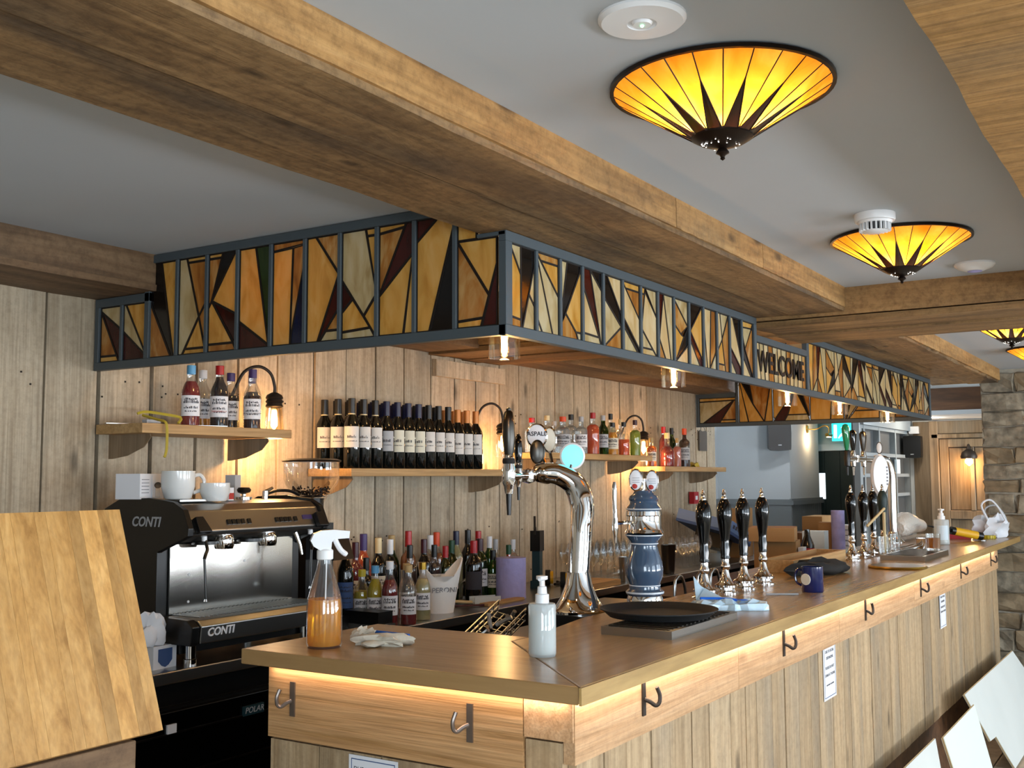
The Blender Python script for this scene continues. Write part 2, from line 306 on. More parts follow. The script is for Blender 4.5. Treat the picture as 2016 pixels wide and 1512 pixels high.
struct('wall_left', bm, 'pale_paint', 'pale painted wall with a window opening')
bm = NB(); xs = [-3.6]+[v for w_ in WINX for v in w_]+[9.2]
for a, b in zip(xs[::2], xs[1::2]): box(bm, a, b, -4.4, -4.2, 0, 2.4)
for a, b in WINX: box(bm, a, b, -4.4, -4.2, 0, .75); box(bm, a, b, -4.4, -4.2, 2.15, 2.4)
struct('wall_front', bm, 'pale_paint', 'pale painted wall with window openings facing the bar')
for i, (a, b) in enumerate(WINX):
    bm = NB(); c = (a+b)/2
    for x0, x1, z0, z1 in ((a, a+.05, .75, 2.15), (b-.05, b, .75, 2.15), (a, b, .75, .8), (a, b, 2.1, 2.15), (c-.02, c+.02, .8, 2.1)): box(bm, x0, x1, -4.35, -4.29, z0, z1)
    struct('window_%d' % (i+1), bm, 'matt_white', 'white window frame in the front wall')
# plank wall behind the bar
bm = NB(); box(bm, -3.6, 6.26, WY+.022, WY+.12, 0, CEIL); wb_ = struct('wall_back', bm, 'gap_dark', 'wall of wide vertical timber planks behind the bar')
edges = [-3.5, -3.27, -3.04, -2.8, -2.57, -2.36, -2.12, -1.89, -1.66, -1.44, -1.2, -.98, -.75, -.51, -.28, -.04, .243, .455, .686, .90, 1.12, 1.341, 1.567, 1.78, 1.99, 2.21, 2.43, 2.60, 2.64, 2.84, 3.07, 3.28, 3.48, 3.69, 3.92, 4.13, 4.35, 4.56, 4.78, 4.99, 5.2, 5.41, 5.64, 5.87, 6.08, 6.26]
for i, (a, b) in enumerate(zip(edges, edges[1:])):
    bm = NB(); g = random.choice((.004, .006, .008)) if a > 1.3 else random.choice((.006, .009, .011)); d = random.uniform(-.004, .004)
    box(bm, a+g, b-g*.6, WY+d, WY+.022, .02, CEIL-.002)
    obj('plank', bm, 'plank', wb_, bevel=.0025, seg=1)
bm = NB()
for i in range(120):
    a = random.uniform(-.2, 6.2); z = random.choice((1.0, 1.25, 1.83, 1.87))+random.uniform(-.02, .02)
    box(bm, a, a+.005, WY-.0055, WY-.002, z, z+.006)
o = obj('nail_hole', bm, 'gap_dark', wb_); o['kind'] = 'stuff'
# white timber rail under the cross beam
bm = NB(); box(bm, 2.44, 3.09, WY-.03, WY-.005, 2.05, 2.135); struct('trim_1', bm, 'plank', 'short pale timber rail carrying the end of the cross beam', bevel=.003)
# ---- beams
def beam(name, parts, label):
    e = sempty(name, label)
    for nm, b6, mat, bev in parts:
        bm = NB(); x0, x1, y0, y1, z0, z1 = b6
        box(bm, *b6)
        if bev:
            longa = 0 if (x1-x0) > (y1-y0) else 1
            bmesh.ops.subdivide_edges(bm, edges=[e_ for e_ in bm.edges if abs((e_.verts[0].co-e_.verts[1].co)[longa]) > .5], cuts=30)
            for v in bm.verts:
                if v.co.z < CEIL-.01:
                    v.co.z += random.uniform(-bev, bev)*.5
                    if longa == 0: v.co.y += random.uniform(-bev, bev)
                    else: v.co.x += random.uniform(-bev, bev)
        obj(nm, bm, mat, e, bevel=.004 if not bev else 0, seg=1)
    return e
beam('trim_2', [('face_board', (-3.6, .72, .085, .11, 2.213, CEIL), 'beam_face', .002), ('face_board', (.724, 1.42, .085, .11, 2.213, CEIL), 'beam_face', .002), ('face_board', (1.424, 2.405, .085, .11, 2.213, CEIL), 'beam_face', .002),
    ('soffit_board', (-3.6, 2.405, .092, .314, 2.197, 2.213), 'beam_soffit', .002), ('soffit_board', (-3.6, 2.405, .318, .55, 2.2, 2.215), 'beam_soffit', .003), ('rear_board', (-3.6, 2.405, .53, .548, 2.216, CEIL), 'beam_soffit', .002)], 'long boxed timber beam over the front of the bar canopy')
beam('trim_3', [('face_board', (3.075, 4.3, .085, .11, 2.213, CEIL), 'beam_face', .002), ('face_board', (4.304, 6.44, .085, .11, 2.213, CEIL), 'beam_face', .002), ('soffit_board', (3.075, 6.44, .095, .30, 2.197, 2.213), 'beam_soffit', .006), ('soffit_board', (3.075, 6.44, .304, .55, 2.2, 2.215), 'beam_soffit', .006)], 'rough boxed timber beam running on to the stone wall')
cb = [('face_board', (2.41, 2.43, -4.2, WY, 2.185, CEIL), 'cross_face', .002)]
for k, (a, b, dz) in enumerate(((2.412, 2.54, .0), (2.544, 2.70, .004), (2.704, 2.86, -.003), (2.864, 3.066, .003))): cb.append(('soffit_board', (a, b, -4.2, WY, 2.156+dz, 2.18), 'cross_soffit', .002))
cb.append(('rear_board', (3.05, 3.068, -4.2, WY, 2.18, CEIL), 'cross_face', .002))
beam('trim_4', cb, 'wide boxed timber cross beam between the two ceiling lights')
beam('trim_5', [('face_board', (-3.6, 2.4, 1.885, 1.905, 2.19, CEIL), 'rear_beam', .002), ('soffit_board', (-3.6, 2.4, 1.88, 2.198, 2.168, 2.19), 'rear_beam', .003)], 'dark timber beam along the top of the plank wall')
beam('trim_6', [('face_board', (3.08, 6.26, 1.885, 1.905, 2.19, CEIL), 'rear_beam', .002), ('soffit_board', (3.08, 6.26, 1.88, 2.198, 2.172, 2.19), 'rear_beam', .003)], 'dark timber beam over the spirit shelves')
# sawn slab hung below the ceiling in front of the bar (waney edge)
bm = NB(); n = 60; lo = []; ye = []
for i in range(n+1):
    x = -3.4+i*(5.8/n); wv = -.80+.004*math.sin(x*2.3+.5)+.0025*math.sin(x*9+1)+random.uniform(-.002, .002)
    ye.append((x, wv))
lowv = [bm.verts.new((x, y, 2.14+random.uniform(-.0015, .0015))) for x, y in ye]; lowb = [bm.verts.new((x, -1.22, 2.14)) for x, y in ye]
hiv = [bm.verts.new((x, y+.004, 2.185)) for x, y in ye]; hib = [bm.verts.new((x, -1.22, 2.185)) for x, y in ye]
for i in range(n):
    bm.faces.new((lowv[i], lowv[i+1], lowb[i+1], lowb[i])); bm.faces.new((lowv[i], hiv[i], hiv[i+1], lowv[i+1])); bm.faces.new((hiv[i], hib[i], hib[i+1], hiv[i+1])); bm.faces.new((lowb[i], lowb[i+1], hib[i+1], hib[i]))
bm.faces.new((lowv[0], lowb[0], hib[0], hiv[0])); bm.faces.new((lowv[-1], hiv[-1], hib[-1], lowb[-1]))
sl = sempty('trim_7', 'sawn timber slab with waney edge hung under the ceiling')
obj('slab', bm, 'sawn_plank', sl, world=True)
bm = NB(); box(bm, -3.4, 2.38, -1.12, -.90, 2.186, CEIL); obj('packer', bm, 'rear_beam', sl)
# ---- stone wall at the far end of the bar
SX = 6.46
bm = NB(); box(bm, SX+.03, SX+.45, -4.2, .225, 0, CEIL); sw = struct('wall_right', bm, 'mortar', 'coursed rubble stone wall at the far end of the bar')
def stone(y0, y1, z0, z1, mat):
    bm = NB(); box(bm, SX, SX+.05, y0, y1, z0, z1)
    bmesh.ops.subdivide_edges(bm, edges=bm.edges[:], cuts=1, use_grid_fill=True)
    for v in bm.verts:
        if v.co.x < SX+.04: v.co += Vector((random.uniform(-.022, .018), random.uniform(-.012, .012), random.uniform(-.011, .011)))
    obj('stone', bm, mat, sw, bevel=.006, seg=1)
z = .02; row = 0
while z < CEIL-.05:
    h = random.choice((.105, .12, .135, .15)); h = min(h, CEIL-.01-z)
    y = .235-random.uniform(0, .03)
    while y > -1.3:
        wd = random.uniform(.14, .34); stone(max(y-wd, -1.35)+.008, y-.006, z+.007, z+h-.006, random.choice(('stone', 'stone', 'stone_warm'))); y -= wd
    z += h
# ---- the far room
bm = NB(); box(bm, 6.26, 8.9, 2.75, 2.85, 0, CEIL); box(bm, 6.2, 6.26, 2.22, 2.85, 0, CEIL); struct('wall_far', bm, 'grey_wall', 'pale grey painted wall of the room beyond the bar')
px0, px1 = 7.6891, 8.5777
bm = NB(); box(bm, px0, px1, 2.05, 2.75, 0, CEIL); pl = struct('wall_pier', bm, 'grey_wall', 'grey painted pier with a panelled dado')
bm = NB(); box(bm, px0-.02, px1+.03, 2.02, 2.05, 1.27, 1.31); box(bm, px0-.03, px1+.04, 2.03, 2.05, 1.31, 1.325); box(bm, px0-.02, px0, 2.05, 2.75, 1.27, 1.32); box(bm, 6.26, px0, 2.72, 2.75, 1.27, 1.32); struct('trim_8', bm, 'grey_paint', 'grey dado rail around the pier')
bm = NB(); box(bm, px0-.012, px0, 2.04, 2.75, .1, 1.27)
for i in range(14): box(bm, px0+i*(px1-px0)/14+.002, px0+(i+1)*(px1-px0)/14-.002, 2.036, 2.05, .1, 1.27)
for i in range(16): box(bm, 6.3+i*.09, 6.3+i*.09+.086, 2.735, 2.75, .1, 1.27)
struct('trim_9', bm, 'grey_paint', 'grey tongue-and-groove dado panelling')
# far end wall with dark door, screen and timber panelling
XF = 9.0
bm = NB(); box(bm, XF, XF+.1, -4.2, 4.2, 0, CEIL); struct('wall_end', bm, 'pale_paint', 'end wall of the room beyond the bar')
yd0, yd1 = 1.7934, 2.1601
d1 = sempty('door_1', 'dark green boarded door with a tall glazed slot', (XF, yd0, 0))
for i in range(4):
    bm = NB(); yy = yd0+(yd1+.25-yd0)*i/4; box(bm, XF-.05, XF-.005, yy+.002, yy+(yd1+.25-yd0)/4-.002, 0, 1.78); obj('board', bm, 'dark_green', d1, world=True)
bm = NB(); box(bm, XF-.056, XF-.05, 2.0981, 2.1601+.02, 1.3, 1.56); obj('pane', bm, 'pane_glow', d1, world=True)  # brightness of the glazed slot is put in as the pane's own glow
bm = NB(); box(bm, XF-.08, XF-.004, yd0-.06, yd0, 0, 1.85); box(bm, XF-.08, XF-.004, yd0, yd1+.3, 1.785, 1.85); struct('trim_10', bm, 'matt_white', 'white door frame')
# glazed grey screen with pigeon holes
YS = 1.30; xs0 = 7.2122
sc = sempty('wall_screen', 'grey painted screen with a grid of dark panels', (xs0, YS, 0))
bm = NB(); box(bm, xs0, XF, YS+.03, YS+.06, 0, 2.06); obj('back_panel', bm, 'dark_grey_panel', sc, world=True)
xg = [xs0, xs0+.10, xs0+.62, xs0+1.22, XF-.02]
for i, x in enumerate(xg):
    bm = NB(); box(bm, x-.02-(.04 if i == 0 else 0), x+.02, YS-.02, YS+.03, 0, 2.03); obj('stile', bm, 'grey_paint', sc, world=True)
for z in (1.34, 1.52, 1.70, 1.93):
    bm = NB(); box(bm, xs0, XF-.02, YS-.018, YS+.03, z, z+.03); obj('rail', bm, 'grey_paint', sc, world=True)
bm = NB(); box(bm, xs0-.03, XF, YS-.05, YS+.04, 1.96, 2.06); obj('cornice', bm, 'grey_paint', sc, world=True)
# timber panelled wall section
yp0, yp1 = .40, YS-.06
tp = sempty('door_2', 'wide timber panelled double door with moulded frame', (XF, yp0, 0))
def tpl(nm, y0, y1, z0, z1, d, mat='grey_timber'):
    bm = NB(); box(bm, XF-d, XF-.002, y0, y1, z0, z1); obj(nm, bm, mat, tp, world=True, bevel=.004, seg=1)
tpl('lintel', yp0, 1.06, 1.93, 2.05, .06); tpl('lintel', yp0, 1.06, 1.885, 1.925, .09); tpl('jamb', 1.00, 1.08, .05, 2.05, .09)
tpl('panel', 1.085, yp1, .05, 2.05, .02); tpl('stile', .92, .995, .05, 1.88, .05); tpl('rail', yp0, .92, 1.80, 1.88, .05); tpl('rail', yp0, .92, 1.12, 1.2, .05); tpl('panel', .735, .915, 1.205, 1.795, .02); tpl('stile', .69, .73, 1.2, 1.8, .055)
tpl('board', .565, .685, 1.205, 1.795, .025); tpl('board', .40, .56, 1.205, 1.795, .028); tpl('panel', yp0, .92, .1, 1.115, .02)
for i, (x, y) in enumerate(((7.2, 1.15), (6.95, 1.75))):  # unseen spots added to brighten the grey pier and far wall
    t = thing('fill_spot', ('added ceiling fill spot in front of the grey pier', 'added ceiling fill spot over the far counter', 'added ceiling fill spot near the grey screen')[i], 'fill spot', (x, y, CEIL))
    bm = NB(); lathe(bm, [(.0, -.003), (.03, -.003)], 16); obj('lamp', bm, 'spot_white', t); bm = NB(); lathe(bm, [(.031, -.002), (.045, -.003), (.046, 0)], 18); obj('bezel', bm, 'white_plastic', t, smooth=True)
    light('fill_spot_light', 'POINT', (x, y, CEIL-.05), 9, (.9, .95, 1.0), .03)
# dropped white soffit with dark timber bulkhead
bm = NB(); box(bm, 8.0, XF-.002, .235, 2.74, 2.062, 2.1); so = struct('ceiling_soffit', bm, 'ceiling_paint', 'dropped white soffit with a recessed spot')
bm = NB(); lathe(bm, [(.0, -.004), (.03, -.004), (.04, 0)], 14, Matrix.Translation((8.45, 0.9265, 2.061))); obj('spot', bm, 'spot_white', so); light('soffit_spot', 'POINT', (8.45, 1.0, 2.02), 5, (1, .9, .75), .03)
bm = NB(); box(bm, 8.0, 8.05, .235, 2.74, 2.101, CEIL); struct('trim_11', bm, 'dark_timber', 'dark stained timber bulkhead above the soffit')
# ================================================================ BAR COUNTER
def poly_prism(bm, pts, z0, z1):
    lo = [bm.verts.new((x, y, z0)) for x, y in pts]; hi = [bm.verts.new((x, y, z1)) for x, y in pts]; n = len(pts)
    bm.faces.new(lo[::-1]); bm.faces.new(hi)
    for i in range(n): bm.faces.new((lo[i], lo[(i+1) % n], hi[(i+1) % n], hi[i]))
wt = thing('bar_worktop', 'long polished oak worktop of the bar with mitred corner', 'worktop', (0, 0, ZC-.038))
bm = NB(); poly_prism(bm, [(.004, .006), (.46, .46), (.545, .46), (.545, .985), (.004, .985)], ZC-.038, ZC); obj('return_section', bm, 'worktop_return', wt, world=True, bevel=.003)
bm = NB(); poly_prism(bm, [(.006, .004), (SX-.01, .004), (SX-.01, .70), (2.75, .70), (2.35, .53), (.97, .53), (.56, .46), (.462, .46)], ZC-.038, ZC); obj('front_section', bm, 'worktop', wt, world=True, bevel=.003)
bm = NB(); box(bm, .0, SX-.01, -.002, .004, ZC-.0375, ZC-.0015); obj('front_lipping', bm, 'worktop_edge', wt, world=True)
# front and end panelling
bf = thing('bar_cladding', 'timber plank bar front with hook board under the worktop', 'bar front', (0, 0, 0))
bm = NB(); box(bm, .075, 5.68, .085, .11, .02, ZC-.04); box(bm, .075, .10, .085, .90, .02, ZC-.04); obj('carcass', bm, 'gap_dark', bf); bm = NB(); box(bm, .09, 5.68, .068, .084, .02, .338); obj('kick_board', bm, 'dark_timber', bf)
FY, FX = .04, .04
fj = [.045, 1.0, 2.02, 3.25, 4.3, 5.69]
for a, b in zip(fj, fj[1:]):
    bm = NB(); box(bm, a+.001, b-.001, FY, FY+.028, .928, ZC-.039); obj('frieze_board', bm, 'frieze', bf, bevel=.002, seg=1)
ex = [.068, .19, .305, .435, .535, .68, .80, .955, 1.07, 1.16, 1.30, 1.42, 1.56, 1.69, 1.78, 1.94, 2.09, 2.17, 2.33, 2.48, 2.62, 2.79, 2.94, 3.10, 3.27, 3.42, 3.60, 3.75, 3.93, 4.10, 4.30, 4.45, 4.62, 4.80, 4.98, 5.15, 5.33, 5.50, 5.685]
for a, b in zip(ex, ex[1:]):
    bm = NB(); g = random.choice((.0015, .0025, .004)); box(bm, a+g, b-g, FY+.008+random.uniform(-.002, .002), FY+.03, .34, .926); obj('plank', bm, 'bar_plank', bf, bevel=.002, seg=1)
bm = NB(); box(bm, FX, FX+.028, .165, .922, .884, ZC-.039); obj('end_frieze_board', bm, 'frieze_end', bf, bevel=.002, seg=1)
bm = NB(); box(bm, FX, FX+.026, FY+.002, .162, .975, ZC-.039); obj('corner_block', bm, 'frieze', bf, bevel=.002, seg=1)
bm = NB(); box(bm, FX+.004, FX+.028, FY+.03, .160, .03, .97); obj('corner_block', bm, 'bar_plank', bf, bevel=.002, seg=1)
ey = [.165, .36, .56, .755, .92]
for a, b in zip(ey, ey[1:]):
    bm = NB(); box(bm, FX+.006, FX+.028, a+.0025, b-.0025, .03, .878); obj('plank', bm, 'bar_plank', bf, bevel=.002, seg=1)
# LED tape tucked under the lip of the worktop
ls = thing('led_tape', 'warm led tape under the overhang of the bar worktop', 'light strip', (0, 0, ZC-.043))
bm = NB(); box(bm, .03, 5.6, .029, .037, ZC-.0425, ZC-.0395); obj('front_strip', bm, 'led_strip', ls, world=True)
bm = NB(); box(bm, .029, .037, .05, .92, ZC-.0425, ZC-.0395); obj('end_strip', bm, 'led_strip', ls, world=True)
light('led_tape_light', 'AREA', (2.8, .028, ZC-.046), 4, (1, .78, .58), 5.5, .012, (0, .35, -1))
le = light('led_tape_light', 'AREA', (.028, .48, ZC-.046), .42, (1, .72, .54), .012, .85); le.rotation_euler = (0, -.34, 0)
# hooks
def hook(label, loc, rz, twist=0.0, mat='iron'):
    t = thing('coat_hook', label, 'hook', loc, rz, 'iron hooks along the bar')
    bm = NB(); box(bm, -.008, .008, -.004, 0, -.042, .042); obj('plate', bm, mat, t, bevel=.001, seg=1)
    bm = NB(); pts = [(0, -.003, -.004), (.004, -.016, -.010), (.008, -.028, -.018), (.012, -.036, -.012), (.015, -.037, .004), (.012, -.033, .018), (.01, -.031, .024)]
    tube(bm, smoothpath(pts, 4), .005, 8); 
    mx = Matrix.Rotation(twist, 4, 'Z'); bmesh.ops.transform(bm, matrix=mx, verts=bm.verts)
    obj('hook', bm, mat, t, smooth=True)
    return t
ends = [('steel hook on the bar end nearest the fridge', (0.0400, 0.8379, 0.9837), 'raw_iron'), ('steel hook on the bar end nearest the corner', (0.0400, 0.3022, 0.9874), 'raw_iron')]
for lab, p, m_ in ends: hook(lab, p, -PI/2, -1.15, m_)
fr = [('iron hook on the bar front nearest the corner', (0.3757, 0.0400, 1.0124)), ('iron hook above the larger framed notice, second from corner', (1.3930, 0.0400, 1.0081)), ('iron hook turned sideways, third from the corner', (2.3811, 0.0400, 1.0079)), ('iron hook beside the small notice, fourth from corner', (3.3794, 0.0400, 1.0052)), ('iron hook second from the far stone wall', (4.3937, 0.0400, 1.0075)), ('iron hook nearest the stone wall', (5.4051, 0.0400, 1.0047))]
for i, (lab, p) in enumerate(fr): hook(lab, p, 0, .6 if i == 2 else .2)
# notices
def notice(label, loc, rz, w_, h_, lines):
    t = thing('paper_notice', label, 'notice', loc, rz, 'paper notices on the bar')
    bm = NB(); box(bm, -w_/2, w_/2, -.0015, 0, 0, h_); obj('sheet', bm, 'paper', t)
    bm = NB(); b = .008
    for x0, x1, z0, z1 in ((-w_/2+b, w_/2-b, b, b+.002), (-w_/2+b, w_/2-b, h_-b-.002, h_-b), (-w_/2+b, -w_/2+b+.0015, b, h_-b), (w_/2-b-.0015, w_/2-b, b, h_-b)): box(bm, x0, x1, -.0022, -.0015, z0, z1)
    obj('border', bm, 'ink_blue', t)
    for s, z, sz in lines: text(s, sz, 'ink', t, frame_m((0, -.0019, z), (1, 0, 0), (0, 0, 1)), depth=.0002)
p = (1.9020, 0.0460, 0.8483)
notice('larger white framed notice on the bar front below second hook', (p[0], .046, p[2]-.10), 0, .148, .21, [('DUE TO SOCIAL', .165, .014), ('DISTANCING', .143, .014), ('PLEASE DO NOT', .109, .014), ('STAND AT THE BAR', .084, .013), ('PLEASE WAIT TO BE SERVED', .05, .007)])
p = (3.9060, 0.0460, 0.8488)
notice('smaller blue-white notice on the bar front near stone wall', (p[0], .046, p[2]-.09), 0, .148, .20, [('DUE TO SOCIAL', .155, .014), ('DISTANCING', .132, .014), ('PLEASE DO NOT', .105, .014), ('STAND AT THE BAR', .082, .013)])
p = (0.0440, 0.5827, 0.8737)
notice('white framed notice on the end of the bar at floor side', (.044, p[1], p[2]-.19), -PI/2, .148, .19, [('DUE TO SOCIAL', .158, .016), ('DISTANCING', .13, .016)])
# raised oak flap at the left
fx1, fyb, fzb, fyt, fzt = -.579, .577, 1.06, .72, 1.47
fp = thing('bar_flap', 'raised oak worktop flap leaning back at the left', 'bar flap', (fx1-.6, fyb, fzb))
vec = Vector((0, fyt-fyb, fzt-fzb)); L_ = vec.length; mx = frame_m((fx1, fyb, fzb), (-1, 0, 0), vec)
sw_ = [0, .028, .052, .092, .120, .165, .188, .235, .258, .300, .345, .372, .42, .47, .52, .58, .64, .70, .78, .86, .94, 1.05]
for a, b in zip(sw_, sw_[1:]):
    bm = NB(); box(bm, a, b-.0004, 0, L_, -.001, .03, mx); 
    obj('stave', bm, 'oak_stave', fp, world=True)
lb = thing('flap_counter', 'short timber counter front under the raised oak flap', 'counter', (-1.2, fyb+.03, 0))
bm = NB(); box(bm, -1.7, fx1-.035, fyb+.03, fyb+.10, fzb-.07, fzb-.015); obj('top_rail', bm, 'rear_beam', lb, world=True, bevel=.003)
for i in range(8):
    bm = NB(); box(bm, fx1-.05-.14*(i+1)+.003, fx1-.05-.14*i, fyb+.04, fyb+.06, .05, fzb-.075); obj('plank', bm, 'plank', lb, world=True)
# ================================================================ BACK COUNTER AND FRIDGES
BYF = 1.655
bc = thing('back_counter', 'stainless steel back bar counter along the plank wall', 'counter', (0, BYF, 0))
bm = NB(); box(bm, -.9, 6.1, BYF, WY-.006, ZB-.04, ZB); obj('steel_top', bm, 'steel', bc, world=True, bevel=.004)
bm = NB(); box(bm, 1.12, 6.05, BYF+.06, BYF+.08, .02, ZB-.042); obj('dark_plinth', bm, 'black_plastic', bc, world=True)
fg = thing('bottle_fridge', 'black glass-door bottle fridge under the steel counter', 'fridge', (.55, BYF+.03, 0))
bm = NB(); box(bm, -.15, 1.1, BYF+.05, WY-.02, .02, ZB-.045); obj('body', bm, 'black_plastic', fg, world=True, bevel=.004)
bm = NB(); box(bm, -.12, 1.08, BYF+.02, BYF+.048, .10, .80); obj('door', bm, 'black_gloss', fg, world=True, bevel=.003)
bm = NB(); 
for z in (.815, .73, .60, .47): box(bm, -.12, 1.08, BYF+.015, BYF+.02, z, z+.005)
obj('shelf_strip', bm, 'dark_steel', fg, world=True)
p = (0.7205, 1.6700, 0.7465)
bm = NB(); box(bm, p[0]-.05, p[0]+.045, BYF+.013, BYF+.019, p[2]-.016, p[2]+.016); pt = obj('maker_plate', bm, 'teal_tool', fg, world=True)
text('POLAR', .028, 'label_grey', fg, wmat(fg).inverted() @ frame_m((p[0], BYF+.012, p[2]), (1, 0, 0), (0, 0, 1)), depth=.0004, shear=.2)
p = (0.3704, 1.6700, 0.7484); bm = NB(); box(bm, p[0]-.018, p[0]+.018, BYF+.013, BYF+.019, p[2]-.014, p[2]+.014); obj('sticker', bm, 'paper', fg, world=True)
# font console: dark plinth the chrome font stands on, behind the worktop
bm = NB(); box(bm, 1.07, 1.6, .545, .78, .985, ZC-.012); tag(obj('font_plinth', bm, 'black_plastic', bevel=.004), 'black plinth behind the worktop carrying the chrome beer font', 'plinth')
bm = NB(); box(bm, .62, 1.75, .545, 1.05, 0, .98); tag(obj('speed_well', bm, 'black_plastic', bevel=.006), 'black undercounter unit behind the front of the bar', 'bar unit')
# ================================================================ STAINED GLASS CANOPY
CX, CY, CZ0, CZ1 = .434, .457, 1.912, 2.197
CXE = 5.89
can = thing('bar_canopy', 'long stained glass canopy in a grey steel frame over the bar', 'canopy', (CX, CY, CZ0))
def inset(poly, d):
    n = len(poly); P = [Vector(p) for p in poly]
    area = sum(P[i].x*P[(i+1) % n].y-P[(i+1) % n].x*P[i].y for i in range(n))
    if area < 0: P = P[::-1]
    out = []
    for i in range(n):
        a, b, c = P[i-1], P[i], P[(i+1) % n]; d1 = (b-a); d2 = (c-b)
        if d1.length < 1e-6 or d2.length < 1e-6: out.append(b); continue
        d1.normalize(); d2.normalize(); n1 = Vector((-d1.y, d1.x)); n2 = Vector((-d2.y, d2.x)); den = 1+n1.dot(n2)
        if den < .12: den = .12
        out.append(b+(n1+n2)*(d/den))
    return P, out
def clean(pts):
    out = []
    for p in pts:
        if not out or (Vector(p)-Vector(out[-1])).length > 1e-4: out.append(p)
    if len(out) > 1 and (Vector(out[0])-Vector(out[-1])).length < 1e-4: out.pop()
    return out
def glaze(parent, cells, mx, flip=False, w_=.0035, pale=False):
    # cells: (x0, x1, z0, z1, pieces); pieces: (colour letter, polygon in cell units); mx maps panel (x, z, out) to world
    came = NB(); k = 0
    for x0, x1, z0, z1, pcs in cells:
        for col, poly in pcs:
            if pale and col == 'A' and random.random() < .55: col = 'D'
            pts = clean([((x1-(x1-x0)*a) if flip else (x0+(x1-x0)*a), z0+(z1-z0)*b) for a, b in poly])
            if len(pts) < 3: continue
            P, I = inset(pts, w_)
            k += 1; off = .0002*(k % 5)
            bm = NB(); prism(bm, [(p.x, p.y) for p in I], .004, mx @ Matrix.Translation((0, 0, off)))
            obj('pane', bm, 'g_'+col, parent, world=True)
            n = len(P)
            for i in range(n):
                j = (i+1) % n
                q = [mx @ Vector((v.x, v.y, z)) for z in (-.001, .0062) for v in (P[i], P[j], I[j], I[i])]
                vs = [came.verts.new(v) for v in q]
                for f in ((4, 5, 6, 7), (3, 2, 1, 0), (0, 1, 5, 4), (2, 3, 7, 6)): came.faces.new([vs[t] for t in f])
    obj('lead_came', came, 'lead', parent, world=True)
LOW0 = [('C', [(0, 1), (1, 1), (1, .56), (0, .93)]), ('R', [(0, .93), (1, .56), (1, 0), (.9, 0)]), ('B', [(0, .93), (.8, .11), (0, .11)]), ('A', [(0, .11), (.8, .11), (.9, 0), (0, 0)])]
LOW1 = [('R', [(0, .52), (1, .06), (1, 0), (0, 0)]), ('C', [(0, .52), (0, 1), (.1, 1), (1, .06)]), ('A', [(.1, 1), (1, 1), (1, .06)])]
LT = [
 [('K', [(0, 1), (.42, 1), (.9, 0), (.82, 0), (0, .6)]), ('B', [(0, .6), (.82, 0), (0, 0)]), ('A', [(.42, 1), (1, 1), (1, 0), (.9, 0)])],
 [('C', [(0, 1), (.28, 1), (.75, .38), (.15, 0), (0, 0)]), ('A', [(.28, 1), (1, 1), (1, .95), (.32, .95)]), ('B', [(.32, .95), (1, .95), (1, .52), (.75, .38)]), ('B', [(.75, .38), (1, .52), (1, .06)]), ('A', [(.25, .06), (.75, .38), (.98, .06)]), ('A', [(.15, 0), (.25, .06), (1, .06), (1, 0)])],
 [('A', [(0, 1), (.5, 1), (.46, .95), (0, .95)]), ('B', [(0, .95), (.46, .95), (.12, .52), (0, .45)]), ('K', [(.5, 1), (.95, 1), (.12, .52)]), ('A', [(.95, 1), (1, 1), (1, .36), (.12, .52)]), ('R', [(.12, .52), (1, .36), (1, 0), (.92, .08)]), ('A', [(.12, .52), (.9, .08), (0, .08), (0, .45)]), ('B', [(0, .08), (.9, .08), (1, 0), (0, 0)])],
 [('G', [(.53, 1), (1, 1), (1, .02), (.97, .02)]), ('A', [(0, 1), (.53, 1), (.97, .02), (0, .28)]), ('R', [(0, .28), (.97, .02), (1, 0), (0, 0)])],
 [('B', [(0, .92), (1, .95), (1, 1), (0, 1)]), ('A', [(0, .92), (.65, .935), (.58, 0), (0, 0)]), ('B', [(.65, .935), (1, .95), (1, .75), (.6, .1)]), ('N', [(1, .75), (1, 0), (.58, 0), (.6, .1)])],
 [('A', [(0, 1), (.28, 1), (1, .62), (.35, 0), (0, 0)]), ('B', [(.28, 1), (1, 1), (1, .62)]), ('R', [(1, .62), (1, .3), (.4, 0), (.35, 0)]), ('B', [(1, .3), (1, .1), (.6, .1)]), ('C', [(.6, .1), (1, .1), (1, 0), (.4, 0)])],
 [('C', [(0, 1), (.7, 1), (1, .45), (1, .38), (.65, .2), (0, .55)]), ('A', [(.7, 1), (1, 1), (1, .93), (.74, .93)]), ('A', [(.74, .93), (1, .93), (1, .45)]), ('R', [(0, .55), (.33, .37), (0, .25)]), ('A', [(1, .38), (1, 0), (.65, .2)]), ('A', [(.33, .37), (.65, .2), (.85, .09), (0, .07), (0, .25)]), ('C', [(0, .07), (.85, .09), (1, 0), (0, 0)])],
 [('R', [(.8, 1), (1, 1), (1, .72), (0, .36)]), ('A', [(0, .93), (.75, .96), (.8, 1), (0, 1)]), ('B', [(0, .93), (.75, .96), (0, .36)]), ('A', [(0, .36), (1, .72), (.72, 0), (0, 0)]), ('A', [(1, .72), (1, 0), (.72, 0)])],
 [('R', [(0, 1), (.6, 1), (0, .8)]), ('A', [(.6, 1), (1, 1), (1, .9), (.35, 0), (0, 0), (0, .8)]), ('K', [(1, .9), (1, 0), (.35, 0)])],
 [('A', [(0, 1), (1, 1), (1, .7), (.8, .35)]), ('B', [(0, 1), (.8, .35), (.66, .1), (0, .08)]), ('R', [(1, .7), (1, 0), (.6, 0), (.66, .1), (.8, .35)]), ('A', [(0, .08), (.66, .1), (.6, 0), (0, 0)])]]
